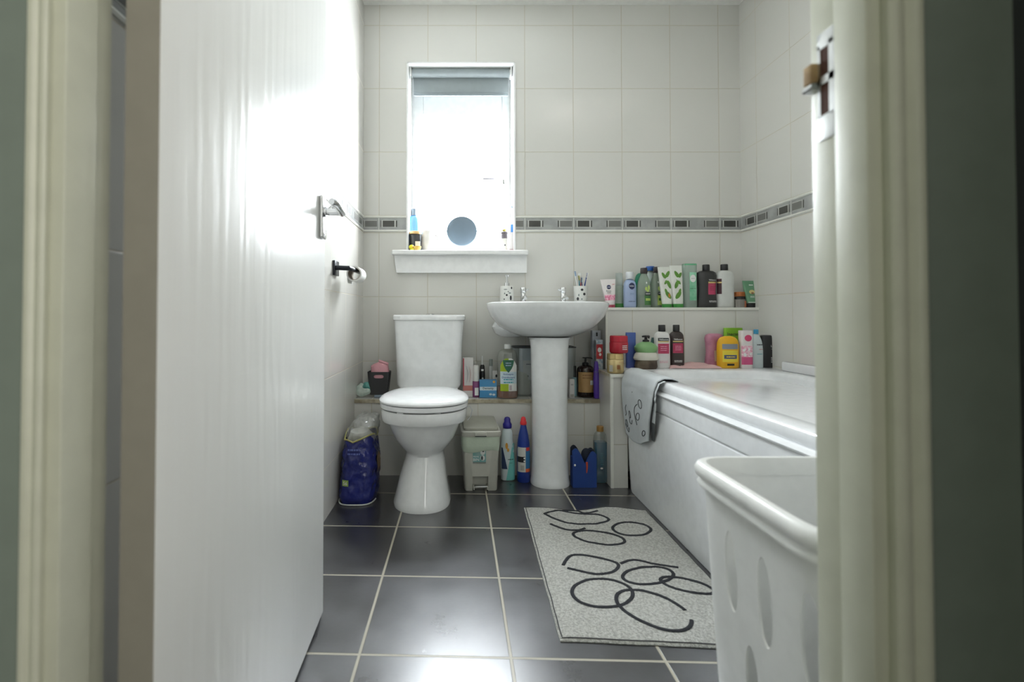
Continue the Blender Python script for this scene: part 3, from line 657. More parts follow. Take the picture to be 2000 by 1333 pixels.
def bottle(name, label, cat, px0, px1, ytop, Y, zb, mt, kind='shoulder', cap=None, cap_w=.4, cap_frac=.15, depth=None, group=None, rz=0, ry=0, e=2.6, capname='cap', cape=2):
    """a bottle filling the pixel box px0..px1 above its base at depth Y, height zb"""
    a = at(px0, 600, Y).x; b = at(px1, 600, Y).x; w = b - a; ztop = at((px0+px1)/2, ytop, Y).z; h = ztop - zb
    o = thing(name, label, cat, ((a + b)/2, Y, zb + .0004), rz, group, 0, ry)
    bh = h*(1 - cap_frac) if cap else h
    secs = body_secs(w, bh, depth, kind, e)
    G().m(mt).loft(secs, 56).make('body', o)
    if cap:
        r = w*cap_w/2; ch = h*cap_frac; g = G().m(cap)
        if cape == 2: g.lathe([(r*.97, bh + .0004), (r, bh + ch*.06), (r*.98, bh + ch*.9), (r*.9, bh + ch)], n=32)
        else: g.loft([(bh + .0004, r*.97, secs[-1][2]*.97 if cape > 4 else r*.7, cape), (bh + ch*.08, r, secs[-1][2] if cape > 4 else r*.72, cape), (bh + ch*.88, r*.98, secs[-1][2] if cape > 4 else r*.7, cape), (bh + ch, r*.9, secs[-1][2]*.9 if cape > 4 else r*.6, cape)], 48)
        g.make(capname, o)
    return o, secs, w, h
def rect(o, secs, x0, x1, z0, z1, mt, name='label', off=.0006, shape=None):
    return patch(G().m(mt), secs, x0, x1, z0, z1, off, shape=shape).make(name, o)
def squeeze(name, label, px0, px1, ptop0, ptop1, ytop, Y, zb, mt, cap, capfrac=.12, group=None, ry=0, crimp=None, depth=.034, cat='tube', capn='cap'):
    """squeeze tube standing on its cap: px0..px1 at the foot, ptop0..ptop1 across the flat crimp"""
    a, b = at(px0, 600, Y).x, at(px1, 600, Y).x; c, d = at(ptop0, 600, Y).x, at(ptop1, 600, Y).x
    zt_ = at(px0, ytop, Y).z; h = zt_ - zb; cx = (a + b)/2; dxx = (c + d)/2 - cx
    o = thing(name, label, cat, (cx, Y, zb + .0004), 0, group, 0, ry)
    w0, w1 = (b - a)/2, (d - c)/2; ch = h*capfrac
    G().m(cap).loft([(0, w0*.93, depth/2*.93, 2.3), (ch*.1, w0*.98, depth/2*.98, 2.3), (ch - .0006, w0, depth/2, 2.3)], 48).make(capn, o)
    secs = [(ch, w0*.97, depth/2*.97, 2.1, 0, 0)]
    for k in (.1, .25, .45, .65, .82, .93, 1):
        secs.append((ch + (h - ch)*k, w0 + (w1 - w0)*k, max(.0012, depth/2*(1 - k)**.75), 2.1 + 3*k, dxx*k, 0))
    G().m(mt).loft(secs, 56).make('tube_body', o)
    return o, secs, w0*2, h

ZH = .7845; YH = 2.475; ZL = .505; ZLO = .3545
P_ = lambda n, c, r=.3, **k: mat(n, c, r, **k)
NAVY = P_('navy badge', (32, 38, 78)); PINK = P_('pink label', (178, 62, 96), .4); GOLDB = P_('gold label band', (206, 184, 120), .3, metal=.4)
GREENL = P_('leaf green print', (88, 138, 48), .5); DGREEN = P_('dark green label', (58, 108, 52), .5); LGREEN = P_('pale green print', (170, 190, 96), .5)
DARKT = P_('dark print', (38, 44, 46), .5)

# ------------------------------------------------------------------ upper ledge row
# pink and white tube leaning, cap down
o, s, w_, h = squeeze('cream_tube', 'white and pink squeeze tube leaning at the left end of upper ledge', 1183, 1201, 1174, 1204, 546, 2.45, ZH, P_('white tube plastic', (224, 218, 216), .3), P_('dark pink cap', (168, 66, 88)), .1, ry=-.03)
rect(o, s, -.028, .024, .035, .062, P_('rose print', (206, 108, 140), .45, var=(90, (236, 190, 206), .9)), 'rose_print')
disc(G().m(NAVY), s, -.006, .100, .0105, .0105).make('badge', o)
lettering(o, s, 'NIVEA', -.006, .100, .017, PRINTW); lettering(o, s, 'Rose', -.008, .081, .024, P_('grey print', (120, 130, 130), .5)); lettering(o, s, 'CARE', -.007, .072, .018, P_('maroon print', (110, 50, 70), .5))
lettering(o, s, '24H', .017, .113, .012, P_('red print', (196, 60, 80), .5))
# clear spray
CLG = clear('clear green plastic', (212, 224, 214), .10, .08, .2); CLW = clear('clear frosted plastic', (206, 214, 210), .1, .15, .45)
o, s, w_, h = bottle('spray_bottle', 'slim clear bottle with frosted cap and green foot on upper ledge', 'bottle', 1201, 1218, 534, 2.485, ZH, CLG, 'straight', CLW, .8, .36)
rect(o, s, -w_*.48, w_*.48, .001, .020, P_('green foot', (60, 130, 62), .4), 'green_foot')
# light blue
o, s, w_, h = bottle('lotion_bottle', 'pale blue lotion bottle with round navy badge on upper ledge', 'bottle', 1218, 1242.5, 532, 2.46, ZH, P_('pale blue plastic', (158, 174, 206), .3), 'round', P_('pale white cap', (214, 218, 222), .3), .62, .20)
disc(G().m(NAVY), s, .004, h*.60, .0145, .0165).make('badge', o); lettering(o, s, 'NIVEA', .004, h*.60, .022, PRINTW); lettering(o, s, '~', .004, h*.17, .032, NAVY, height=.006); lettering(o, s, '~\n~', .004, h*.38, .018, P_('steel blue print', (112, 138, 170), .5))
o2 = G().m(LGREEN); o2.lathe([(w_*.29, h*.80 + .003), (w_*.30, h*.80 + .006), (w_*.30, h*.80 + .010)], n=24); o2.make('green_collar', o)
# green bottle behind
o, s, w_, h = bottle('green_bottle', 'emerald green bottle half hidden behind the clear micellar bottle', 'bottle', 1240, 1262, 534, 2.515, ZH, P_('emerald plastic', (22, 128, 96), .3), 'round')
# two micellar bottles
def mic(lab, x0, x1, yt, Y, capx, t2):
    o, s, w_, h = bottle('micellar_bottle', lab, 'bottle', x0, x1, yt, Y, ZH, clear('pale green clear plastic', (206, 220, 206), .10, .08, .26), 'slope', P_('ribbed near black cap', (44, 34, 36), .35), .5, .145, group='clear green skincare bottles')
    rect(o, s, w_*-.06, w_*.43, h*.06, h*.32, DGREEN if t2 == 0 else LGREEN, 'label'); rect(o, s, w_*-.04, w_*.42, h*.30, h*.385, DARKT, 'name_band', .0009)
    lettering(o, s, '~', w_*.19, h*.343, w_*.34, PRINTW); rect(o, s, w_*.02, w_*.36, h*.17, h*.23, LGREEN if t2 == 0 else DGREEN, 'stripe', .0009)
    g = G().m(LGREEN); disc(g, s, w_*.06, h*.47, w_*.09, h*.05); disc(g, s, w_*.26, h*.50, w_*.08, h*.06); disc(g, s, w_*.18, h*.42, w_*.10, h*.03); g.make('fruit_print', o)
    g = G().m(PRINTW); disc(g, s, w_*-.0 if t2 else w_*.1, h*.62, w_*.05, h*.028); g.make('drop_print', o)
mic('clear green micellar bottle with black cap, left of the two on upper ledge', 1244.5, 1271, 524, 2.455, 0, 0)
mic('clear grey micellar bottle with black cap, beside leaf printed tube', 1270, 1296, 522, 2.485, 0, 1)
o, s, w_, h = bottle('white_bottle', 'white bottle with bright blue cap behind the micellar bottles', 'bottle', 1260, 1281, 521, 2.528, ZH, P_('milky plastic', (196, 208, 206), .35), 'slope', P_('bright blue cap', (22, 82, 160), .3), .8, .11)
# two leaf tubes
for i, (a, b, c, d, yt, lab) in enumerate(((1293, 1312, 1284.5, 1311, 522, 'white squeeze tube printed with green leaves, left of the pair'), (1313.5, 1334, 1308, 1332, 519, 'white squeeze tube printed with green leaves, beside the tall clear bottle'))):
    o, s, w_, h = squeeze('leaf_tube', lab, a, b, c, d, yt, 2.434 - .003*i, ZH, P_('glossy white tube', (222, 224, 216), .3), P_('green tube cap', (50, 132, 52), .4), .085, 'white leaf print tubes')
    g = G().m(GREENL)
    for (x, z, rx, rz, tl_) in ((-.012, .155, .007, .017, .5), (.006, .160, .008, .020, -.5), (.010, .112, .008, .022, .35), (-.002, .125, .006, .016, -.6), (.004, .060, .010, .022, .6), (-.006, .078, .006, .014, .3)):
        if i: x, tl_ = -x*.8 + .002, -tl_
        x += (c + d - a - b)/2*.00125*z/.2
        cc = g.bm.verts.new((x, front_y(s, x, z) - .0011, z)); rgs = []
        for k in range(20):
            A = 2*PI*k/20; uu, vv = rx*math.cos(A)*abs(math.cos(A/1))**.1, rz*math.sin(A); xx = x + uu*math.cos(tl_) - vv*math.sin(tl_); zz = z + uu*math.sin(tl_) + vv*math.cos(tl_)
            rgs.append(g.bm.verts.new((xx, front_y(s, xx, zz) - .0011, zz)))
        for k in range(20): g.face((cc, rgs[k], rgs[(k+1) % 20]))
    g.make('leaf_print', o)
    g = G().m(PRINTW); disc(g, s, 0, .138, .0085, .0075, .0016); g.make('badge', o)
    lettering(o, s, '~', 0, .138, .011, P_('green print', (60, 120, 60), .5), .002)
    if i == 0: disc(G().m(P_('orange print', (196, 128, 44), .5)), s, .006, .058, .005, .010, .0016).make('fruit_print', o)
# tall clear green bottle
o, s, w_, h = bottle('shower_gel_bottle', 'tall pale green clear bottle with white oval on upper ledge', 'bottle', 1333.5, 1360, 516, 2.46, ZH, clear('pale mint plastic', (208, 224, 214), .10, .08, .34), 'straight', None, depth=.04, e=3.5)
rect(o, s, -w_*.5, w_*.5, h*.965, h*.995, P_('mint top', (92, 176, 130), .4), 'green_top', .0014); rect(o, s, -w_*.12, w_*.40, h*.16, h*.80, P_('mint label', (112, 182, 142), .5, var=(30, (150, 206, 176), .9)), 'label')
g = G().m(PRINTW); disc(g, s, w_*.13, h*.66, w_*.22, h*.085, .0012); g.make('oval_badge', o); lettering(o, s, '~', w_*.13, h*.66, w_*.26, P_('grey print', (120, 130, 130), .5), .0018); lettering(o, s, '~', w_*.13, h*.43, w_*.42, DARKT, .0018, height=.005)
# big black bottle and big white bottle
BLB = P_('black shampoo plastic', (46, 46, 46), .3); WHB = P_('white conditioner plastic', (206, 208, 204), .3)
o, s, w_, h = bottle('shampoo_bottle', 'wide black shampoo bottle with pink label on the upper ledge', 'bottle', 1360, 1399, 517.5, 2.465, ZH, BLB, 'waist', P_('matt black cap', (30, 30, 32), .45), .34, .145, depth=.055)
rect(o, s, w_*-.02, w_*.42, h*.30, h*.56, PINK); rect(o, s, w_*-.02, w_*.42, h*.56, h*.595, GOLDB, 'gold_band', .0009); lettering(o, s, 'TRESemmé', w_*.20, h*.635, w_*.40, PRINTW); lettering(o, s, '~\n~\n~', w_*.20, h*.44, w_*.26, P_('dark rose print', (130, 30, 64), .5)); lettering(o, s, '~\n~', w_*.2, h*.14, w_*.38, PRINTW, height=.010)
o, s, w_, h = bottle('conditioner_bottle', 'wide plain white conditioner bottle with black cap on upper ledge', 'bottle', 1398, 1432.5, 517, 2.47, ZH, WHB, 'shoulder', P_('matt black cap', (30, 30, 32), .45), .40, .14, depth=.055)
rect(o, s, -w_*.49, -w_*.30, h*.31, h*.66, P_('dark red label', (58, 22, 34), .4)); rect(o, s, -w_*.49, -w_*.30, h*.56, h*.59, GOLDB, 'gold_band', .0009)
# jar with orange lid
o, s, w_, h = bottle('wax_jar', 'small clear jar with black collar and orange lid on upper ledge', 'jar', 1433, 1456, 580, 2.465, ZH, clear('clear jar', (214, 208, 200), .14, .06, .2), 'straight', BLACKP, .92, .26, depth=.05, capname='collar')
G().m(P_('orange lid', (160, 92, 40), .35)).lathe([(w_*.44, h + .001), (w_*.45, h + .003), (w_*.44, h + .021), (w_*.40, h + .023)], n=36).make('lid', o)
rect(o, s, w_*.18, w_*.42, .002, h*.6, P_('copper label', (176, 110, 78), .4))
# green tube black cap
o, s, w_, h = squeeze('hand_cream_tube', 'sage green tube with black cap at the right end of upper ledge', 1457.5, 1477, 1450, 1476.5, 549, 2.45, ZH, P_('sage green tube', (96, 142, 110), .4), BLACKP, .165)
rect(o, s, -.020, .020, .0235, .0265, PRINTW, 'white_ring', .0008); lettering(o, s, '~', -.004, .110, .020, PRINTW, height=.012); disc(G().m(P_('cream print', (206, 190, 130), .5)), s, -.002, .076, .014, .010).make('badge', o); disc(G().m(P_('brown print', (140, 100, 66), .5)), s, 0, .070, .007, .005, .0014).make('badge_centre', o); lettering(o, s, '~\n~', -.002, .052, .020, PRINTW, height=.010)

# ------------------------------------------------------------------ lower right ledge and bath end
Yg = 2.222
gz = .4915
GJ = P_('gold jar plastic', (206, 184, 134), .25, metal=.55)
o, s, w_, h = bottle('gold_jar', 'squat gold hair mask jar at the ledge corner under the red jar', 'jar', 1185, 1217, 690.5, Yg, gz, GJ, 'jar', P_('gold lid', (200, 176, 122), .25, metal=.6), 1.0, .30, depth=.070, e=2.1, capname='lid')
rect(o, s, w_*-.05, w_*.16, h*.22, h*.44, P_('brown square', (132, 84, 44), .5)); lettering(o, s, '~', w_*.20, h*.56, w_*.28, P_('brown print', (140, 100, 66), .5)); rect(o, s, -w_*.44, -w_*.28, h*.10, h*.42, P_('grey barcode', (170, 168, 160), .6), 'barcode')
ztop = gz + h + .0012
RJ = P_('crimson jar plastic', (168, 22, 42), .22)
o, s, w_, h2 = bottle('red_jar', 'squat crimson hair mask jar stacked on the gold jar', 'jar', 1190.5, 1225.5, 656, Yg, ztop, RJ, 'jar', P_('crimson lid', (176, 26, 46), .25), .98, .36, depth=.074, e=2.1, capname='lid')
lettering(o, s, '~\n~\n~', w_*.2, h2*.33, w_*.30, PRINTW, height=h2*.30)
# blue brush
o, s, w_, h = bottle('blue_bottle', 'flat plain blue bottle standing behind the red and gold jars', 'bottle', 1222, 1240.5, 650, 2.31, ZL, P_('matt blue plastic', (64, 92, 160), .4, var=(10, (86, 76, 150), .5)), 'straight', None, depth=.022, e=5)
# pale green pump bottle (plain stand-in)
Yp = 2.27
o = thing('pump_bottle', 'rounded pale green and white pump bottle between blue and white bottles', 'bottle', (at(1261, 600, Yp).x, Yp, ZL + .0005))
k = Yp/F
cs = [(0, .045, .030, 2.4), (.010, .050, .034, 2.4), (.035, .046, .033, 2.3), (.040, .050, .035, 2.3)]
G().m(P_('brown olive base', (104, 92, 74), .5, var=(20, (60, 44, 36), .9))).loft(cs, 48).make('base', o)
G().m(P_('cream collar', (206, 204, 192), .5)).loft([(.0405, .052, .036, 2.3), (.048, .056, .038, 2.3), (.066, .050, .036, 2.2), (.074, .044, .033, 2.1)], 48).make('collar', o)
hs = [(.0745, .043, .032, 2.1), (.085, .051, .034, 2.1), (.098, .052, .034, 2.1), (.110, .042, .030, 2.1), (.119, .024, .022, 2), (.122, .014, .014, 2)]
G().m(P_('soft green plastic', (124, 168, 112), .45)).loft(hs, 48).make('body', o)
g = G().m(BLACKP); g.lathe([(.015, .1225), (.014, .130), (.007, .132), (.006, .142)], n=24); g.loft([(.142, .017, .011, 2.5), (.148, .018, .012, 2.5), (.151, .013, .009, 2.5)], 32); g.tube([(0, -.006, .146), (-.0, -.030, .146), (0, -.036, .140)], .004, 10); g.make('pump', o)
o, s, w_, h = bottle('teal_bottle', 'slim dark teal bottle hidden behind the white pink labelled bottle', 'bottle', 1268, 1282, 660, 2.36, ZL, P_('dark teal plastic', (62, 98, 96), .4), 'slope')
def tres(lab, x0, x1, Y, body, tc, dark):
    o, s, w_, h = bottle('shampoo_bottle', lab, 'bottle', x0, x1, 635, Y, ZL, body, 'shoulder', P_('matt black cap', (30, 30, 32), .45), .45, .155, depth=.042, e=3, group='hair bottles with pink labels')
    rect(o, s, -w_*.36, w_*.36, h*.34, h*.57, P_('crimson label', (158, 38, 76), .4, var=(30, (196, 70, 104), .7))); rect(o, s, -w_*.36, w_*.36, h*.60, h*.625, GOLDB, 'gold_band', .0009)
    if not dark: rect(o, s, -w_*.36, w_*.36, h*.63, h*.70, DARKT, 'name_band', .0006)
    lettering(o, s, 'TRESemmé', 0, h*.662, w_*.62, PRINTW); lettering(o, s, '~\n~\n~', 0, h*.46, w_*.42, P_('pale pink print', (220, 150, 172), .5)); lettering(o, s, '~\n~', 0, h*.15, w_*.55, PRINTW if dark else P_('pale pink print', (220, 150, 172), .5), height=.012)
tres('white shampoo bottle with pink label and black cap, on bath end', 1277.5, 1307, 2.30, P_('white shampoo plastic', (214, 212, 210), .3), DARKT, False)
tres('dark brown shampoo bottle with pink label and black cap, on bath end', 1306.5, 1334, 2.335, P_('dark brown plastic', (52, 42, 40), .3), PRINTW, True)
# pink rubber soap mat lying along the bath end
t = thing('bath_pillow', 'pale pink crumpled cloth lying flat on the bath end', 'cloth', (at(1345, 700, 2.33).x, 2.315, ZL))
PKC = P_('pale pink cloth', (206, 170, 168), .8, bump=(60, .5, .003))
def pk(u, v):
    x = -.115 + .235*u; y = -.050 + .105*v; e = min(1, 6*min(u, 1-u, v, 1-v) + .01)**.5
    return (x + .004*math.sin(v*9), y + .006*math.sin(u*11), .001 + e*(.009 + .005*math.sin(u*8 + v*4) + .004*noise.noise(Vector((u*6, v*4, 0)))) + (.010*v*e if u > .3 else 0))
g = G().m(PKC).grid(pk, 50, 26)
g.make('cloth', t, ang=80)
# pink figure-free bottle, plain stand-in
PKB = P_('dusky pink plastic', (164, 104, 126), .45, var=(22, (186, 128, 148), .8))
o, s, w_, h = bottle('pink_bottle', 'dusky pink rounded bottle standing left of the yellow bottle', 'bottle', 1376, 1412, 652, 2.345, ZL, PKB, 'waist', None, depth=.045)
rect(o, s, -w_*.10, w_*.22, h*.18, h*.50, P_('pale belly label', (196, 176, 150), .5), 'label'); 
g = G().m(PKB); g.sphere((-.036, -.004, h*.86), .0085, .006, .018); g.make('handle_lobe', o)
# green tube
o, s, w_, h = bottle('lime_tube', 'bright lime green tube standing behind the yellow bottle', 'tube', 1413, 1449, 641, 2.385, ZL, P_('lime green plastic', (124, 178, 30), .4), 'straight', None, depth=.024, e=3)
lettering(o, s, 'Inecto', w_*-.08, h*.84, w_*.58, INK)
# yellow bottle (plain)
YEL = P_('golden yellow plastic', (222, 168, 20), .35)
o, s, w_, h = bottle('yellow_bottle', 'plump golden yellow bottle with grey blue label on bath end', 'bottle', 1400, 1441, 657, 2.30, ZL, YEL, 'round', None, depth=.05, e=2.6)
rect(o, s, -w_*.36, w_*.36, h*.20, h*.56, P_('yellow label', (226, 204, 60), .5), 'label', .0006); rect(o, s, -w_*.37, w_*.37, h*.60, h*.76, P_('grey blue band', (132, 138, 150), .4), 'band', .0009)
rect(o, s, -w_*.30, w_*.30, h*.30, h*.42, P_('slate print', (78, 88, 116), .5), 'name_band', .0012); lettering(o, s, '~', 0, h*.36, w_*.40, P_('lemon print', (240, 214, 70), .5), .0018, height=.010); rect(o, s, -w_*.17, w_*.17, h*.09, h*.15, INK, 'small_print', .0012)
# pink printed box / bottle
o, s, w_, h = bottle('floral_bottle', 'white bottle with pink flower print between yellow and white bottles', 'bottle', 1443.5, 1467, 646, 2.295, ZL, P_('white bottle plastic', (222, 216, 214), .35), 'straight', None, depth=.035, e=4)
rect(o, s, -w_*.47, w_*.47, h*.10, h*.30, P_('rose band', (198, 84, 128), .45), 'rose_band'); rect(o, s, -w_*.47, w_*.47, h*.30, h*.60, P_('flower print', (222, 150, 176), .5, var=(120, (240, 220, 226), 1)), 'flower_print')
g = G().m(P_('hot pink badge', (206, 70, 112), .45)); disc(g, s, w_*.05, h*.80, w_*.30, h*.085); g.make('badge', o); g = G().m(PRINTW)
for x, z, r in ((-.3, .48, .11), (.12, .50, .10), (-.22, .36, .13), (.25, .38, .11)): disc(g, s, w_*x, h*z, w_*r, w_*r, .0012)
g.make('petals', o)
# curved white bottle with blue tip
o, s, w_, h = bottle('curved_bottle', 'white teardrop bottle with blue tip leaning beside black bottle', 'bottle', 1463, 1489, 644, 2.325, ZL, P_('cool white plastic', (206, 216, 218), .35), 'slope', P_('sky blue tip', (60, 150, 190), .4), .34, .12, depth=.035)
lettering(o, s, '~', w_*.16, h*.60, w_*.5, DARKT, height=.010); lettering(o, s, '~', w_*.2, h*.48, w_*.3, P_('red print', (196, 60, 80), .5)); rect(o, s, -w_*.1, w_*.3, h*.35, h*.365, P_('teal print', (60, 160, 170), .5), 'line')
# black bottle
o = thing('shower_gel_bottle', 'matt black shower gel bottle at the right end of bath end', 'bottle', (at(1500, 600, 2.33).x, 2.33, ZL + .0005))
s = [(0, .040, .021, 4), (.003, .0425, .023, 4), (.10, .0405, .023, 4), (.135, .038, .022, 4), (.146, .035, .020, 4), (.1495, .028, .015, 4)]
G().m(P_('matt black plastic', (38, 38, 40), .4)).loft(s, 56).make('body', o)
lettering(o, s, 'LYNX', .014, .100, .034, PRINTW); lettering(o, s, '~', .006, .086, .014, PRINTW); lettering(o, s, '~\n~\n~\n~', .010, .036, .026, PRINTW, height=.028)
rect(o, s, .012, .030, .052, .080, P_('lilac print', (130, 122, 160), .5), 'feather_print', .0008, lambda u, v: (u*.55 + v*.45, v))

# ------------------------------------------------------------------ on the low ledge
YL = 2.43
def pbox(name, label, px0, px1, ytop, Y, depth, mt, zb=ZLO, cat='box', rz=0, bev=.001, group=None, part='carton'):
    a, b = at(px0, 700, Y).x, at(px1, 700, Y).x; h = at((px0+px1)/2, ytop, Y).z - zb; w = b - a
    o = thing(name, label, cat, ((a + b)/2, Y, zb + .0004), rz, group)
    G().m(mt).box(-w/2, w/2, -depth/2, depth/2, 0, h, bev).make(part, o)
    return o, flatbox(w/2, depth/2, h), w, h
# toothpaste carton
o, s, w_, h = pbox('toothpaste_box', 'white toothpaste carton with red and blue swoosh beside the cistern', 904, 924, 699, YL, .04, P_('white carton', (216, 214, 212), .4))
rect(o, s, -w_/2 + .0005, w_/2 - .0005, .03, .055, P_('faded red print', (190, 120, 112), .5), 'red_band', .0005)
rect(o, s, -w_/2 + .0005, -w_/2 + .006, .05, h - .002, P_('crimson edge', (180, 60, 76), .5), 'red_edge', .0005)
for nm, col, dx in (('blue_swoosh', (40, 84, 120), -.008), ('red_swoosh', (196, 62, 52), .006), ('white_swoosh', (232, 232, 230), -.001)):
    g = G().m(P_(nm.replace('_', ' '), col, .5)); pts = [Vector((dx + .012*math.sin(k/12*2.4) - .010*(k/12), -.0205, .065 + .085*k/12)) for k in range(13)]
    g.tube(pts, [.0005 + .004*math.sin(PI*k/12)**.8 for k in range(13)], 8, flat=.12); 
    o_ = g.make(nm, o)
# purple nozzle bottle
o, s, w_, h = bottle('foam_bottle', 'small purple bottle with tall white nozzle on the low ledge', 'bottle', 923, 936.5, 714, 2.41, ZLO, P_('plum plastic', (122, 62, 108), .35), 'straight', P_('white nozzle', (222, 222, 218), .35), .85, .50, capname='nozzle', cape=2)
rect(o, s, -w_*.2, w_*.35, h*.06, h*.3, PRINTW)
# electric toothbrush
o = thing('electric_toothbrush', 'black electric toothbrush handle with bare white shaft on low ledge', 'electric toothbrush', (at(942, 700, 2.475).x, 2.475, ZLO + .0004))
k = 2.475/F; hb = at(942, 713, 2.475).z - ZLO; ht = at(942, 696, 2.475).z - ZLO
s = [(0, .013, .013, 2.2), (.01, .0145, .0145, 2.2), (hb*.7, .0135, .0135, 2.2), (hb*.95, .011, .011, 2.2), (hb, .008, .008, 2.2)]
G().m(BLACKP).loft(s, 32).make('handle', o); G().m(WHITEP).lathe([(.0035, hb + .0005), (.003, ht)], n=14).make('shaft', o); disc(G().m(PRINTW), s, .001, hb*.55, .0045, .006).make('switch', o); rect(o, s, -.006, .006, hb*.80, hb*.86, PRINTW, 'stripe')
# blue box
o, s, w_, h = pbox('tablet_box', 'small sky blue carton with white name band on the low ledge', 936.5, 969.5, 742, 2.405, .04, P_('sky blue carton', (70, 138, 186), .4))
rect(o, s, -w_/2 + .0005, w_/2 - .0005, h*.42, h*.62, P_('pale band', (206, 220, 226), .5), 'name_band', .0005); lettering(o, s, 'Dentemp', 0, h*.52, w_*.62, DARKT, .0009)
g = G().m(P_('pale blue print', (200, 214, 220), .5)); disc(g, s, w_*.14, h*.2, .007, .005, .0006); disc(g, s, w_*.33, h*.18, .007, .005, .0006); g.make('tablet_print', o); disc(G().m(P_('orange yellow print', (214, 160, 60), .5)), s, w_*.34, h*.90, .006, .006, .0006).make('sun_print', o)
# white tube behind box
o, s, w_, h = bottle('white_tube', 'slim pale tube standing behind the sky blue carton', 'tube', 955, 962.5, 702, 2.50, ZLO, P_('pale grey plastic', (200, 202, 200), .4), 'straight', CLW, .9, .2)
o, s, w_, h = pbox('floss_box', 'small white carton with black mark squeezed beside the antiseptic bottle', 962, 973, 725, 2.47, .02, P_('white carton', (216, 214, 212), .4))
g = G().m(INK); disc(g, s, .004, h*.80, .005, .0075, .0006); g.make('black_mark', o)
# big antiseptic bottle
BRN = P_('amber brown liquid plastic', (132, 66, 38), .2)
CLB = clear('clear bottle plastic', (232, 234, 230), .10, .08, .07)
o, s, w_, h = bottle('antiseptic_bottle', 'large clear antiseptic disinfectant bottle with green and white label', 'bottle', 971, 1011, 673, 2.387, ZLO, CLB, 'shoulder', P_('white screw cap', (228, 230, 228), .35), .31, .085, depth=.06)
G().m(BRN).loft([(.002, w_*.44, .026, 2.6), (.006, w_*.485, .0285, 2.6), (h*.22, w_*.485, .0285, 2.6)], 48).make('liquid', o)
GRL = P_('lime label', (158, 182, 34), .45)
archf = lambda u, v: (u, v)
x0, x1 = -w_*.37, w_*.42; zt0 = h*.14; zt1 = h*.745
def archshape(u, v):
    e = abs(u - .5)*2; top = 1 - .22*max(0, (e - .25)/.75)**2; return (u, v*top)
rect(o, s, x0, x1, zt0, zt1, PRINTW, 'label', .0006, archshape)
def leftarch(u, v):
    uu = u*.5; e = abs(uu - .5)*2; top = 1 - .22*max(0, (e - .25)/.75)**2; return (uu, .60 + v*(top - .60))
rect(o, s, x0, x1, zt0, zt1, GRL, 'lime_panel', .0010, leftarch); rect(o, s, x0, (x0 + x1)/2, zt0, zt0 + (zt1-zt0)*.22, GRL, 'lime_panel', .0010)
rect(o, s, x0 + .0005, x1 - .0005, zt0 + (zt1-zt0)*.23, zt0 + (zt1-zt0)*.59, P_('pale blue panel', (206, 222, 230), .5), 'text_panel', .0010)
g = G().m(P_('shield green', (46, 102, 78), .5)); cx_ = (x0 + x1)/2 - .001; cz_ = zt0 + (zt1-zt0)*.78
def shield(u, v):
    k = (1 - (1 - v)**2.2)*.5; return (.5 + (u - .5)*2*k, v)
patch(g, s, cx_ - .026, cx_ + .026, cz_ - .034, cz_ + .026, .0014, shape=shield); g.make('shield', o)
lettering(o, s, '~\n~', cx_, cz_ + .006, .026, P_('pale lilac print', (176, 190, 220), .5), .0019, height=.022)
lettering(o, s, 'Antiseptic', cx_, zt0 + (zt1-zt0)*.51, .050, P_('blue print', (46, 92, 150), .5), .0015); lettering(o, s, 'Disinfectant', cx_, zt0 + (zt1-zt0)*.42, .060, P_('blue print', (46, 92, 150), .5), .0015); lettering(o, s, '~\n~', cx_, zt0 + (zt1-zt0)*.31, .045, P_('teal print', (60, 160, 170), .5), .0015)
rect(o, s, cx_ + .004, cx_ + .016, zt0 + .004, zt0 + .028, P_('grey pink barcode', (190, 176, 184), .6), 'barcode', .0014)
# see-through storage box behind the pedestal, with a wipes pack and cream in it
BXC = clear('clear storage plastic', (226, 230, 230), .10, .08, .10)
a = at(1003, 700, 2.44).x; b = at(1124, 700, 2.44).x; zt_ = at(1010, 679, 2.44).z
t = thing('storage_box', 'clear plastic storage box with dark rim behind the basin pedestal', 'box', ((a + b)/2, 2.480, ZLO + .0004)); hw = (b - a)/2; hh = zt_ - ZLO
g = G().m(BXC); g.rings([ring((z, hw*q, .060*q, 14), 48) for z, q in ((0, .95), (hh, 1))], True, False); g.make('box_body', t)
g = G().m(P_('dark rim plastic', (60, 62, 64), .4)); g.tube(ring((hh, hw, .060, 14), 48), .003, 8, closed=True); g.make('rim', t)
o, s, w_, h = bottle('wipes_pack', 'pale blue and white wipes pack inside the clear storage box', 'pack', 1014, 1046, 681, 2.468, .43, P_('ice blue wrap', (198, 210, 222), .35, bump=(50, .5, .004)), 'straight', None, depth=.03, e=4)
rect(o, s, -w_*.30, w_*.45, 0.002, h*.62, P_('white pack label', (222, 224, 226), .5)); lettering(o, s, '~', w_*.10, h*.50, w_*.4, NAVY)
o, s, w_, h = bottle('body_wash_bottle', 'cream plastic bottle lower down inside the clear storage box', 'bottle', 1008, 1036, 722, 2.470, ZLO + .003, P_('cream plastic', (196, 198, 190), .45), 'round', None, depth=.04)
disc(G().m(P_('dark figure print', (60, 70, 72), .5)), s, w_*.30, h*.75, .003, .005).make('dot_print', o)
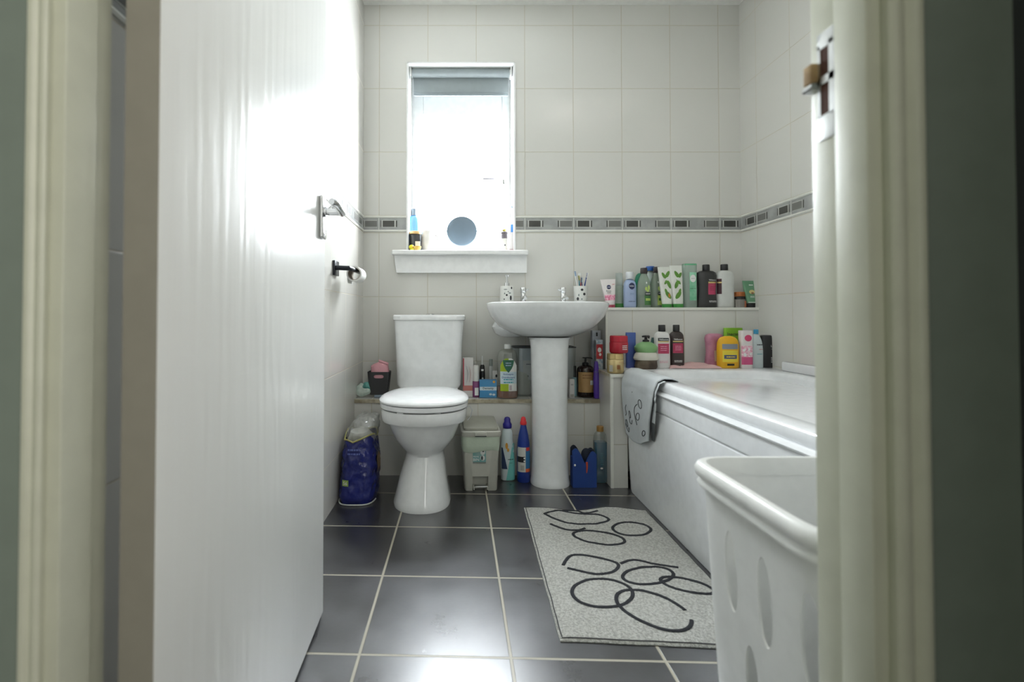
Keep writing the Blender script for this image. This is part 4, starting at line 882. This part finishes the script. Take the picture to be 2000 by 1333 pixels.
# right of pedestal
o, s, w_, h = pbox('medicine_box', 'narrow white carton standing right beside the basin pedestal', 1111, 1120.5, 741, 2.395, .03, P_('white carton', (216, 214, 212), .4)); rect(o, s, -.008, .008, .004, .018, P_('grey barcode', (170, 168, 160), .6), 'barcode'); lettering(o, s, '~\n~', 0, h*.72, .012, DARKT)
o, s, w_, h = bottle('aqua_bottle', 'small pale aqua bottle with black pointed cap by the pump bottle', 'bottle', 1117, 1127, 715, 2.44, ZLO, P_('pale aqua plastic', (150, 186, 194), .4), 'straight', BLACKP, .6, .38)
BRB = P_('near black amber plastic', (38, 26, 24), .12)
o, s, w_, h = bottle('hand_wash_bottle', 'near black pump bottle with gold label right of the pedestal', 'bottle', 1126, 1160, 714, 2.425, ZLO, BRB, 'shoulder', None, depth=.075, e=2.1)
rect(o, s, -w_*.46, w_*.44, h*.16, h*.80, P_('gold paper label', (182, 146, 96), .4, metal=.2), 'label'); rect(o, s, w_*.16, w_*.36, h*.40, h*.54, PRINTW, 'barcode', .001); 
g = G().m(BLACKP); g.lathe([(.016, h + .0004), (.016, h + .012), (.010, h + .014), (.005, h + .016), (.005, h + .034)], n=24); g.box(-.014, .010, -.008, .008, h + .034, h + .039, .002); g.tube([(.004, 0, h + .037), (.028, 0, h + .035), (.033, 0, h + .031)], .003, 10); g.make('pump', o)
lettering(o, s, '~\n~', -w_*.02, h*.66, w_*.5, P_('brown print', (140, 100, 66), .5))
# toothpaste boxes, upright
o, s, w_, h = pbox('toothpaste_box', 'tall white and grey carton leaning behind the purple tube', 1155, 1172, 646, 2.49, .03, P_('silver white carton', (196, 200, 204), .35, var=(20, (150, 160, 176), .7))); rect(o, s, -.002, .006, h - .028, h - .010, DARKT, 'dark_print')
o, s, w_, h = pbox('toothpaste_box', 'tall carton with red patch in front of the silver white carton', 1162.5, 1176, 664, 2.44, .03, P_('pale grey print carton', (190, 194, 196), .35, var=(70, (110, 140, 160), .9))); rect(o, s, -w_*.46, w_*.46, h*.66, h*.92, P_('red patch', (176, 44, 48), .45), 'red_patch'); g = G().m(PRINTW); disc(g, s, 0, h*.82, .009, .012, .001); disc(g, s, .003, h*.74, .006, .007, .0012); g.make('white_print', o)
# purple tube hanging at the edge
o = thing('purple_toothbrush_case', 'long glossy purple case leaning at the right end of low ledge', 'case', (at(1167, 780, 2.372).x, 2.372, ZLO + .0006))
k = 2.372/F; hh = at(1167, 706, 2.372).z - ZLO
s = [(0, .0155, .012, 2.2), (.004, .0175, .013, 2.2), (hh*.5, .0170, .013, 2.2), (hh*.85, .0105, .010, 2.2), (hh*.97, .0085, .009, 2.2), (hh, .006, .006, 2.2)]
s = [q + (-.006*q[0]/hh, 0) for q in s]
G().m(P_('glossy purple plastic', (88, 58, 158), .2)).loft(s, 40).make('case_body', o); G().m(P_('deep purple end', (62, 40, 120), .3)).loft([(hh*.70, .0150, .0125, 2.2, -.004), (hh*.72, .0152, .0126, 2.2, -.0042)], 40).make('seam_ring', o)
# left: pink things in a dark basket, crumpled teal pack
o = thing('storage_basket', 'small charcoal basket with oval grip hole left of the cistern', 'basket', (at(741, 700, 2.42).x, 2.425, ZLO + .0125))
kx = 2.40/F; zt_ = at(740, 727, 2.395).z - (ZLO + .0125)
def bs(z, q): return (z, .0545*q, .034*q, 9)
g = G().m(P_('charcoal plastic', (50, 50, 52), .45)); g.loft([bs(0, .78), bs(zt_, 1), bs(zt_, .95), bs(.004, .74)], 64); bo = g.make('basket_body', o)
cg = G().m(INK); cg.rings([[(.001 + .0235*sgnpow(math.cos(a*2*PI/24), .5), y, zt_*.80 + .0085*sgnpow(math.sin(a*2*PI/24), .8)) for a in range(24)] for y in (-.06, -.01)]); co = cg.make('cutter'); co.location = o.location; bpy.context.view_layer.update(); boolean_cut(bo, [co])
g = G().m(P_('pale blue plastic tray', (130, 144, 160), .4)); tb = thing('blue_tray', 'flat pale blue tray under the charcoal basket', 'tray', (at(744, 775, 2.42).x, 2.425, ZLO + .0003)); g.box(-.028, .05, -.036, .036, 0, .0115, .002); g.make('tray', tb)
o2 = thing('pink_cloth', 'pale pink folded cloth bundle heaped in the charcoal basket', 'cloth', (o.location.x + .003, 2.425, ZLO + .022))
g = G().m(P_('pale pink fabric', (214, 158, 166), .85, bump=(70, .6, .003)))
g.loft([(0, .034, .021, 3), (.04, .042, .0265, 3), (zt_ - .012, .044, .0275, 3), (zt_ + .016, .042, .027, 3, -.003), (zt_ + .028, .034, .022, 2.5, .003), (zt_ + .036, .018, .012, 2, .010)], 48); g.jitter(.006, 34, 3); g.make('bundle', o2)
g = G().m(P_('pale pink fabric', (214, 158, 166))); g.box(-.024, .026, -.018, .018, 0, .010, .004); fo = g.make('folded_piece', o2); fo.location = (.014, -.004, zt_ + .030); fo.rotation_euler = (0, .35, .2)
o3 = thing('nappy_sack_pack', 'crumpled white and teal plastic packet in the left corner of low ledge', 'packet', (at(712, 700, 2.41).x, 2.405, ZLO + .001))
PKW = P_('white green film', (196, 208, 200), .3, var=(30, (160, 182, 172), .8)); 
g = G().m(PKW); g.sphere((-.006, 0, .030), .034, .026, .032, 40, 24); g.jitter(.010, 40, 1); 
zz = min(v.co.z for v in g.bm.verts)
for v in g.bm.verts: v.co.z = max(v.co.z - zz, 0)
g.make('film', o3)
g = G().m(P_('teal film', (60, 128, 122), .35, var=(40, (120, 176, 168), .8))); g.sphere((.008, -.004, .052), .020, .018, .019, 32, 20); g.jitter(.008, 50, 5); g.make('teal_end', o3)

# ------------------------------------------------------------------ on the floor
# blue plastic pack
t = thing('nappy_pack', 'torn open royal blue plastic pack slumped against left wall', 'pack', (0, 0, 0))
BLF = P_('royal blue film', (34, 42, 118), .18, bump=(22, .5, .012), var=(9, (26, 34, 96), .8))
def bag(z, x0, x1, y0, y1, e=3.4): return (z, (x1-x0)/2, (y1-y0)/2, e, (x0+x1)/2, (y0+y1)/2)
secs = [bag(.001, -.482, -.345, 1.985, 2.20), bag(.02, -.4865, -.338, 1.975, 2.215), bag(.08, -.486, -.335, 1.98, 2.22), bag(.15, -.484, -.335, 1.99, 2.22), bag(.20, -.478, -.340, 2.00, 2.21), bag(.235, -.470, -.348, 2.01, 2.20)]
fine = []
for a_, b_ in zip(secs, secs[1:]):
    for k in range(6): fine.append(tuple(p*(1-k/6) + q*k/6 for p, q in zip(a_, b_)))
fine.append(secs[-1])
g = G().m(BLF); g.loft(fine, 110, True, False)
def crease(g, amp=.010):
    for v in g.bm.verts:
        q = v.co; n1 = noise.noise(Vector((q.x*22 + q.z*18, q.y*18, q.z*34))); n2 = noise.noise(Vector((q.x*60, q.y*60 + 9, q.z*60)))
        k = min(1, q.z*18); d = Vector((q.x + .411, q.y - 2.10, 0)).normalized()
        v.co += d*(-abs(n1)*amp*1.6 + n2*amp*.35)*k
        v.co.x = max(v.co.x, XL + .002)
crease(g)
for v in g.bm.verts:
    if v.co.z > .20: v.co.z += .028*abs(math.sin((v.co.x + v.co.y)*17 + 1.3))*((v.co.z - .20)/.035)
g.make('film', t, ang=60)
topring = [tuple(q) for q in ring(bag(.236, -.470, -.348, 2.01, 2.20), 60)]
g = G().m(P_('yellow torn edge', (170, 164, 104), .5)); pts = []
for x, y, z in topring: pts.append((x, y, .238 + .028*abs(math.sin((x + y)*17 + 1.3))))
g.tube(pts, .0035, 6, closed=True); g.make('torn_edge', t)
g = G().m(clear('crinkled clear film', (226, 227, 224), .12, .18, .22)); fs = [bag(.225, -.465, -.352, 2.02, 2.195), bag(.26, -.462, -.345, 2.02, 2.20), bag(.29, -.452, -.34, 2.03, 2.21), bag(.315, -.435, -.345, 2.05, 2.21), bag(.328, -.41, -.36, 2.08, 2.18)]
ff = []
for a_, b_ in zip(fs, fs[1:]):
    for k in range(5): ff.append(tuple(p*(1-k/5) + q*k/5 for p, q in zip(a_, b_)))
g.loft(ff, 90, False, True); g.jitter(.010, 30, 2); g.jitter(.005, 95, 6)
for v in g.bm.verts: v.co.x = max(v.co.x, XL + .004)
g.make('clear_top', t, ang=25)
g = G().m(P_('white nappies', (214, 214, 208), .8, bump=(60, .6, .004)))
g.loft([(.16, .045, .07, 3, -.41, 2.10), (.24, .048, .075, 3, -.41, 2.10), (.268, .036, .055, 2.5, -.412, 2.09)], 40); g.jitter(.008, 35, 8); g.make('contents', t)
def bagx(z):
    for a_, b_ in zip(secs, secs[1:]):
        if a_[0] <= z <= b_[0]: k = (z-a_[0])/(b_[0]-a_[0]); return tuple(p*(1-k) + q*k for p, q in zip(a_, b_))
bs2 = [q for q in secs]
g = G().m(P_('white base seam', (206, 208, 206), .5)); g.tube([(x*1.0, y - .002, .004) for x, y, z in ring(secs[1], 60) if y < 2.06], .0028, 6); g.make('white_seam', t)
g = G().m(P_('lime sticker', (150, 178, 90), .5)); cxx = at(673, 947, 1.97).x; czz = at(673, 947, 1.97).z
g.grid(lambda u, v: (cxx - .013 + .026*u, front_y(secs, cxx - .013 + .026*u, czz) - .004, czz - .011 + .024*v), 4, 4); g.make('sticker', t)
me = lettering(t, secs, '56', cxx, czz + .001, .017, PRINTW, .006)
me = lettering(t, secs, '~\n~', at(690, 885, 1.99).x, at(690, 885, 1.99).z, .05, P_('pale blue bag print', (90, 104, 170), .4), .004, tilt=-.05)
g = G().m(P_('ochre print', (150, 120, 62), .45, var=(30, (90, 70, 60), .8))); g.grid(lambda u, v: (-.3375 + .0035*math.sin(v*3), 2.06 + .075*u, .085 + .075*v + .02*math.sin(u*3)), 8, 8); g.make('side_picture', t)

# pedal bin
Yb = 2.235
t = thing('pedal_bin', 'small grey plastic pedal bin with pale green liner right of toilet', 'bin', (at(937, 900, 2.14).x + .003, Yb, 0), math.radians(2))
BP = P_('warm grey bin plastic', (182, 182, 172), .4)
zf_ = .205
g = G().m(BP); secs = [(.0, .068, .090, 12), (.004, .070, .092, 12), (.235, .079, .100, 12)]
g.loft(secs, 80); bo = g.make('bin_body', t)
cg = G().m(BP); cg.box(-.036, .030, -.15, -.062, -.02, .062); co = cg.make('cutter', smooth=False); co.location = t.location; co.rotation_euler = t.rotation_euler; bpy.context.view_layer.update(); boolean_cut(bo, [co])
g = G().m(P_('pale green liner', (190, 203, 184), .45, bump=(30, .4, .004))); g.loft([(.168, .0785, .0985, 10), (.173, .081, .1015, 9), (.195, .0835, .104, 8), (.222, .0835, .104, 10), (.238, .0838, .1048, 12)], 90, False, False)
for v in g.bm.verts:
    v.co.x += .0018*math.sin(v.co.z*260 + v.co.y*30); v.co.z += .006*math.sin(v.co.x*40)*(v.co.z < .19)
g.make('liner', t)
g = G().m(BP); g.loft([(.232, .0845, .1055, 12), (.236, .0865, .1075, 12), (.252, .0855, .1065, 12), (.256, .081, .102, 12)], 80)
g.make('rim_frame', t)
g = G().m(P_('darker grey lid', (146, 146, 134), .45)); LR = [(.2565, .073, .094, 14), (.258, .0755, .096, 14), (.266, .074, .094, 14), (.2675, .070, .09, 14)]; g.loft(LR, 80)
for v in g.bm.verts: v.co.z += .014*(v.co.y + .09)/.18
g.make('lid', t)
g = G().m(BP); g.box(-.028, .022, -.112, -.104, .236, .250, .002); g.make('lid_catch', t); g = G().m(DARKT); g.box(-.027, .021, -.1125, -.1115, .234, .2375); g.make('catch_gap', t)
g = G().m(STEEL); g.box(-.030, .024, -.112, -.085, .020, .026, .002); g.m(BP); g.box(-.034, -.028, -.105, -.063, .008, .022, .002); g.box(.022, .028, -.105, -.063, .008, .022, .002); g.make('pedal', t)
s_ = secs
rect(t, s_, -.036, .020, .118, .182, P_('teal sticker', (104, 160, 158), .5, var=(20, (150, 160, 156), .8)), 'label', .0008)
rect(t, s_, -.036, .020, .118, .124, P_('grey sticker line', (128, 134, 130), .5), 'label_line', .0012)
lettering(t, s_, 'PEDAL', -.0215, .147, .025, PRINTW, .0014); lettering(t, s_, 'BIN', -.0215, .134, .025, PRINTW, .0014, height=.012); lettering(t, s_, '~', -.022, .173, .020, PRINTW, .0014, height=.008)
g = G().m(P_('pale picture disc', (206, 208, 204), .4)); disc(g, s_, .006, .165, .010, .0115, .0014); disc(g, s_, .006, .141, .010, .0115, .0014); g.make('picture_disc', t)
g = G().m(DARKT); disc(g, s_, .003, .141, .004, .009, .0018); disc(g, s_, .008, .169, .004, .003, .0018); g.make('picture_detail', t)

# toilet cleaner with bent neck
o = thing('toilet_cleaner_bottle', 'white and mint toilet cleaner bottle with dark blue cap on floor', 'bottle', (at(992, 930, 2.29).x, 2.29, .0004), 0, None, 0, -.01)
s = [(0, .026, .020, 3), (.004, .031, .024, 3), (.06, .033, .026, 3), (.13, .031, .025, 3, -.002), (.18, .026, .022, 2.6, -.003), (.21, .024, .019, 2.4, -.001), (.228, .019, .018, 2.2, 0), (.234, .014, .014, 2)]
G().m(P_('frosty white plastic', (200, 212, 214), .35)).loft(s, 48).make('body', o)
rect(o, s, -.010, .030, .004, .165, P_('mint label', (112, 182, 142)) if False else P_('aqua label', (112, 190, 184), .45), 'label', .0006, lambda u, v: (min(1, max(0, u*(1 - .75*v) + .75*v)), v))
rect(o, s, -.029, -.004, .055, .150, P_('navy side print', (44, 62, 96), .5), 'dark_print', .0008, lambda u, v: (u*(1 - .8*v), v)); g = G().m(P_('duckling orange print', (196, 140, 50), .5)); disc(g, s, -.006, .158, .006, .014, .0014); disc(g, s, .000, .140, .005, .008, .0014); g.make('orange_print', o)
lettering(o, s, '~', .012, .098, .026, DARKT, .0016); lettering(o, s, '~', .012, .082, .014, DARKT, .0016)
g = G().m(P_('dark blue cap', (40, 36, 128), .3)); g.lathe([(.0195, .2345), (.0205, .237), (.0205, .252), (.0165, .258), (.0145, .262), (.0145, .274), (.010, .282), (.004, .284)], n=36); g.make('cap', o)
# bleach bottle
o, s, w_, h = bottle('bleach_bottle', 'royal blue bleach bottle with red cap on floor beside pedestal', 'bottle', 1009, 1034.5, 830, 2.27, 0, P_('royal blue plastic', (28, 54, 138), .3), 'slope', None, depth=.06, e=2.2)
rect(o, s, -w_*.47, w_*.12, h*.19, h*.62, P_('off white label', (206, 206, 200), .5), 'label', .0006); rect(o, s, w_*.10, w_*.46, h*.19, h*.60, P_('mid blue label', (50, 112, 160), .5), 'blue_panel', .0008)
rect(o, s, w_*.10, w_*.46, h*.19, h*.25, P_('orange band', (206, 92, 40), .5), 'orange_band', .0012); rect(o, s, w_*.14, w_*.42, h*.56, h*.62, P_('red corner', (204, 56, 44), .5), 'red_corner', .0012); rect(o, s, -w_*.47, w_*.06, h*.36, h*.46, INK, 'warning_panel', .0012)
g = G().m(PRINTW); disc(g, s, w_*0, h*.385, .004, .004, .0017); disc(g, s, w_*0, h*.435, .004, .004, .0017); g.make('warning_symbol', o); rect(o, s, -w_*.28, -w_*.02, h*.22, h*.31, P_('grey barcode', (170, 168, 160), .6), 'barcode', .0012)
g = G().m(P_('red child-proof cap', (206, 40, 46), .35)); g.lathe([(w_*.24, h + .0004), (w_*.25, h + .003), (w_*.25, h + .012), (w_*.21, h + .016), (w_*.19, h + .026), (w_*.14, h + .033), (.003, h + .036)], n=36); g.make('cap', o)
# blue zip bag
o = thing('wash_bag', 'open blue fabric wash bag with orange zip pull on floor', 'bag', (at(1141, 930, 2.19).x, 2.205, .0005))
BLZ = P_('cobalt fabric', (28, 62, 132), .7, bump=(200, .4, .001)); NV = P_('navy lining', (22, 30, 46), .8)
W = .052; n = 40
def bagprof(x):
    u = x/W
    return .105 + .062*max(0, math.cos((u + .72)*2.1))**1.2*(1 if u < 0 else 0) + .050*max(0, math.cos((u - .72)*2.4))**1.1*(1 if u >= 0 else 0)
for nm, y0, y1, mt_, dz in (('front_panel', -.024, -.012, BLZ, 0), ('back_panel', .014, .024, NV, .006)):
    poly = [(-W, .004), (-W*.96, 0), (W*.96, 0), (W, .004)] + [(x, bagprof(x) + dz) for x in [W - 2*W*i/n for i in range(n + 1)]]
    g = G().m(mt_); g.prism(poly, y0, y1)
    if nm == 'front_panel': 
        for v in g.bm.verts: v.co.y -= .004*math.sin((v.co.x/W + 1)*PI/2)
    g.make(nm, o)
g = G().m(BLZ); g.box(-W, -W + .004, -.02, .02, 0, .13, .001); g.box(W - .004, W, -.02, .02, 0, .12, .001); g.box(-W + .002, W - .002, -.02, .02, .001, .006); g.make('gusset', o)
g = G().m(NV); g.sphere((.012, 0, .135), .022, .012, .030); g.make('lining', o)
g = G().m(P_('orange zip tape', (196, 76, 44), .6)); g.tube([(.008, -.030, .112), (.009, -.0305, .09), (.007, -.0305, .066)], [.0045, .0035, .002], 10); g.make('zip_pull', o)
g = G().m(PRINTW); g.sphere((-.043, -.0275, .098), .0045, .001, .005, 12, 8); g.make('side_logo', o)
# blue liquid bottle
o, s, w_, h = bottle('mouthwash_bottle', 'clear square bottle of teal blue liquid with tan cap by corner box', 'bottle', 1158, 1183.5, 843, 2.255, 0, CLB, 'shoulder', None, depth=.045, e=4)
G().m(P_('teal blue liquid', (0, 92, 128), .12)).loft([(.002, w_*.42, .018, 4), (.006, w_*.475, .0208, 4), (h*.80, w_*.475, .0208, 4)], 48).make('liquid', o)
g = G().m(P_('tan cap', (150, 112, 56), .4)); g.lathe([(w_*.25, h + .0004), (w_*.26, h + .002), (w_*.26, h + .022), (w_*.23, h + .024)], n=32); g.make('cap', o)
g = G().m(PRINTW); disc(g, s, 0, h*.30, .006, .004, .0012); g.make('arrow_print', o)
g = G().m(P_('pale teal print', (90, 170, 180), .5))
for k in range(6): patch(g, s, -.005, .007, h*(.38 + .04*k), h*(.384 + .04*k), .001, 2, 1)
g.make('measure_lines', o)

# ------------------------------------------------------------------ on the basin
Ys = 2.475; zb = .8056
o = thing('soap_dispenser', 'white patterned soap dispenser with chrome pump on basin left', 'soap dispenser', (at(990, 580, Ys).x, Ys, zb))
CER2 = P_('white printed ceramic', (220, 221, 216), .2); hh = at(990, 559, Ys).z - zb
s = [(0, .032, .032, 2), (.003, .035, .035, 2), (hh - .006, .0355, .0355, 2), (hh - .001, .033, .033, 2), (hh, .018, .018, 2)]
G().m(CER2).loft(s, 48).make('body', o)
g = G().m(CHROME); g.lathe([(.0135, hh + .0004), (.0135, hh + .014), (.010, hh + .016), (.007, hh + .018), (.0075, hh + .024), (.005, hh + .026), (.0045, hh + .046)], n=24); g.lathe([(.009, hh + .046), (.009, hh + .052), (.006, hh + .054)], n=24); g.tube([(0, 0, hh + .050), (.004, -.030, hh + .050), (.004, -.036, hh + .044)], .0038, 10); g.make('pump', o)
g = G().m(INK)
for x, z, a, b in ((.020, .075, .0035, .006), (.016, .026, .0050, .012), (-.004, .040, .0045, .005), (.003, .057, .003, .002), (-.016, .020, .003, .003)): disc(g, s, x, z, a, b)
g.make('dot_print', o)
g = G().m(P_('grey print', (120, 130, 130))); disc(g, s, .011, .050, .006, .003); disc(g, s, -.010, .068, .009, .002); disc(g, s, -.014, .048, .003, .004); g.make('grey_print', o)
xt = at(1134, 580, Ys).x
o = thing('tumbler', 'white printed tumbler holding toothbrushes on basin right', 'tumbler', (xt, Ys, zb)); th = at(1134, 559.5, Ys).z - zb
s = [(0, .030, .030, 2), (.003, .032, .032, 2), (th, .0345, .0345, 2), (th, .031, .031, 2), (.005, .029, .029, 2)]
G().m(CER2).loft(s, 48).make('cup', o)
g = G().m(INK)
for x, z, a, b in ((-.001, .066, .0068, .0058), (.0105, .045, .0065, .0066), (-.020, .022, .005, .008)): disc(g, s[:3], x, z, a, b)
g.make('dot_print', o); g = G().m(P_('grey print', (120, 130, 130))); disc(g, s[:3], -.016, .040, .003, .006); disc(g, s[:3], -.002, .020, .004, .004); g.make('grey_print', o)
def brush(lab, x0, x1, top, colh, colb, head='stand', y0=0.0, y1=0.0, rbase=0):
    """x0/x1: foot and top offsets from the cup centre"""
    o = thing('toothbrush', lab, 'toothbrush', (xt, Ys, zb + .0085))
    A = Vector((x0, y0, 0)); B = Vector((x1, y1, top)); D = (B - A)
    g = G().m(colh); g.tube([A, A + D*.35, A + D*.6, A + D*.78, A + D*.86, B], [.004, .0048, .0045, .0026, .0042, .0042], 12, flat=.7); g.make('handle', o)
    g = G().m(colb); n_ = D.normalized(); side = Vector((0, -1, 0))
    for i in range(4):
        for j in (-1, 1):
            p = B - n_*(.003 + .006*i) + Vector((.0022*j, -.002, 0)); g.tube([p, p + side*.010], .0018, 6)
    g.make('bristles', o)
WB = P_('white bristles', (232, 234, 236), .7); TB = P_('teal bristles', (60, 150, 170), .7)
brush('white toothbrush leaning far left in the tumbler', -.004, -.030, .150, WHITEP, P_('blue bristles', (120, 160, 200), .7), y0=-.006, y1=-.004)
brush('teal toothbrush with yellow bristles in middle of the tumbler', .006, -.008, .130, P_('teal handle', (30, 136, 150), .35), P_('yellow bristles', (206, 186, 60), .7), y0=.012, y1=.008)
brush('red toothbrush standing short in middle of the tumbler', -.012, .002, .118, P_('red handle', (180, 44, 52), .35), TB, y0=-.012, y1=-.010)
brush('purple toothbrush standing short behind the red one', .014, .007, .122, P_('violet handle', (96, 66, 132), .35), WB, y0=.006, y1=.010)
brush('blue and white toothbrush leaning right in the tumbler', .004, .033, .142, P_('blue handle', (30, 66, 144), .35), WB, y0=-.002, y1=0)
o = thing('toothpaste_tube', 'small white toothpaste tube standing at the back of tumbler', 'tube', (xt + .0, Ys + .018, zb + .0085)); G().m(WHITEP).loft([(0, .008, .0045, 3), (.125, .009, .004, 3), (.143, .0095, .0012, 4)], 30).make('tube_body', o)

# ------------------------------------------------------------------ on the window sill
ZS = WZ0 + .0122
BW = P_('blue back of mirror', (112, 128, 142), .35)
ym = 2.585; c = at(902, 452, ym); r = .078*ym/2.56
o = thing('vanity_mirror', 'round slate blue backed vanity mirror on thin stand on window sill', 'mirror', (c.x, ym, ZS))
cz = c.z - ZS
g = G().m(BW); n = 64
def rg2(r_, y): return [(r_*math.cos(2*PI*i/n), y, cz + r_*math.sin(2*PI*i/n)) for i in range(n)]
g.rings([rg2(r*.2, -.0085), rg2(r*.8, -.0075), rg2(r*.96, -.005), rg2(r, -.001), rg2(r, .005)]); g.make('mirror_shell', o)
G().m(mat('mirror glass', (235, 235, 235), .02, metal=1)).rings([rg2(r*.93, .0052), rg2(r*.93, .0065)]).make('mirror_glass', o)
g = G().m(STEEL); R2 = r + .009
g.tube([(-R2, 0, cz), (-R2, 0, .012), (-R2, -.02, .002), (R2, -.02, .002), (R2, 0, .012), (R2, 0, cz)], .0022, 8)
g.tube([(-R2 - .003, 0, cz), (-r + .001, 0, cz)], .003, 8); g.tube([(R2 + .003, 0, cz), (r - .001, 0, cz)], .003, 8); g.make('wire_stand', o)
# blue bottle
o, s, w_, h = bottle('blue_glass_bottle', 'clear light blue bottle with grey cap at left of window sill', 'bottle', 797.5, 818, 409, 2.645, ZS, clear('light blue clear plastic', (150, 194, 224), .14, .06, .3), 'shoulder', P_('slate grey cap', (92, 104, 114), .35), .58, .15, depth=.045)
o, s, w_, h = bottle('candle_jar', 'black jar with gold lid in front of the blue bottle on sill', 'jar', 799, 823, 453, 2.59, ZS, P_('black glass jar', (44, 46, 48), .2), 'straight', P_('pale gold lid', (214, 180, 124), .3, metal=.3), 1.0, .14, depth=.045, e=2.1, capname='lid')
rect(o, s, w_*.02, w_*.42, h*.08, h*.5, P_('cream label', (230, 228, 216), .5)); 
o = thing('rubber_duck', 'small yellow bath toy at the left end of window sill', 'toy', (at(806, 480, 2.54).x, 2.545, ZS))
g = G().m(P_('yellow rubber', (226, 222, 40), .4)); g.sphere((-.006, 0, .020), .014, .012, .0125); g.sphere((.004, 0, .009), .020, .014, .0088); g.make('body', o); g = G().m(P_('orange rubber', (226, 160, 50), .4)); g.tube([(.0, -.010, .017), (.014, -.013, .022)], [.005, .0015], 8); g.make('beak', o)
o = thing('trinket_dish', 'small orange yellow dish in front of the white jug on sill', 'dish', (at(815, 484, 2.535).x, 2.535, ZS)); G().m(P_('amber dish', (222, 184, 90), .35)).lathe([(.010, 0), (.014, .002), (.020, .016), (.021, .022), (.019, .022), (.012, .005)], n=32).make('dish', o)
o = thing('white_jug', 'rounded white china jug beside mirror on window sill', 'jug', (at(835, 470, 2.63).x, 2.63, ZS)); ww_ = .044
g = G().m(P_('white china', (226, 224, 218), .15)); g.lathe([(.026, 0), (.030, .003), (.036, .02), (.042, .045), (.041, .07), (.034, .092), (.030, .104), (.033, .116), (.031, .116), (.028, .104), (.036, .06), (.03, .01)], n=40); g.make('jug_body', o)
g = G().m(P_('white china', (226, 224, 218))); g.tube([(.028, -.004, .098), (.050, -.012, .088), (.052, -.012, .062), (.040, -.006, .040)], .0045, 12); g.make('handle', o)
# right: jar and toothbrush
o, s, w_, h = bottle('cream_jar', 'white bottle with dark grey lid at right of window sill', 'bottle', 977.5, 992, 467, 2.60, ZS, P_('white jar plastic', (232, 230, 222), .3), 'straight', None, depth=.038, e=2.1)
g = G().m(P_('charcoal ribbed lid', (84, 78, 82), .4)); g.lathe([(w_*.46, h + .0004), (w_*.48, h + .002), (w_*.46, h + .022), (w_*.52, h + .024), (w_*.52, h + .034), (w_*.45, h + .036)], n=36); g.make('lid', o)
g = G().m(P_('yellow top', (216, 200, 100), .4)); g.lathe([(.010, h + .0365), (.011, h + .040), (.011, h + .048), (.006, h + .052)], n=24); g.make('top_button', o); disc(G().m(INK), s, .003, h*.5, .003, .004).make('dot_print', o)
o = thing('electric_toothbrush', 'white electric toothbrush with blue button on red base on sill', 'electric toothbrush', (at(999.5, 470, 2.585).x, 2.585, ZS))
g = G().m(P_('dark red stand', (150, 62, 66), .4)); g.lathe([(.022, 0), (.023, .002), (.020, .010), (.012, .012)], n=32); g.make('charging_stand', o)
zh = at(1000, 435, 2.585).z - ZS; ztp = at(1000, 405, 2.585).z - ZS
s = [(.0125, .0125, .0125, 2.2), (.02, .0135, .0135, 2.2), (zh*.75, .0125, .012, 2.2), (zh*.95, .009, .009, 2.2), (zh, .006, .006, 2.2)]
G().m(P_('warm white plastic', (226, 220, 218), .3)).loft(s, 32).make('handle', o); rect(o, s, -.0055, .0055, zh*.66, zh*.92, P_('blue button', (60, 120, 190), .35), 'button')
g = G().m(WHITEP); g.lathe([(.0045, zh + .0005), (.0028, zh + .012), (.0022, ztp - .01), (.003, ztp - .004)], n=12); g.tube([(0, -.003, ztp), (0, .004, ztp)], .0065, 16); g.make('brush_head', o); g = G().m(P_('grey bristles', (110, 130, 140), .7)); g.tube([(0, -.0032, ztp), (0, -.010, ztp)], .0045, 14); g.make('bristles', o)
o = thing('soap_bar', 'small pale peach soap lying right of the mirror on sill', 'soap', (at(964, 484, 2.58).x, 2.58, ZS)); G().m(P_('peach soap', (232, 200, 186), .4)).loft([(0, .020, .012, 2.5), (.003, .023, .014, 2.5), (.011, .021, .013, 2.5), (.014, .014, .008, 2.5)], 36).make('bar', o)
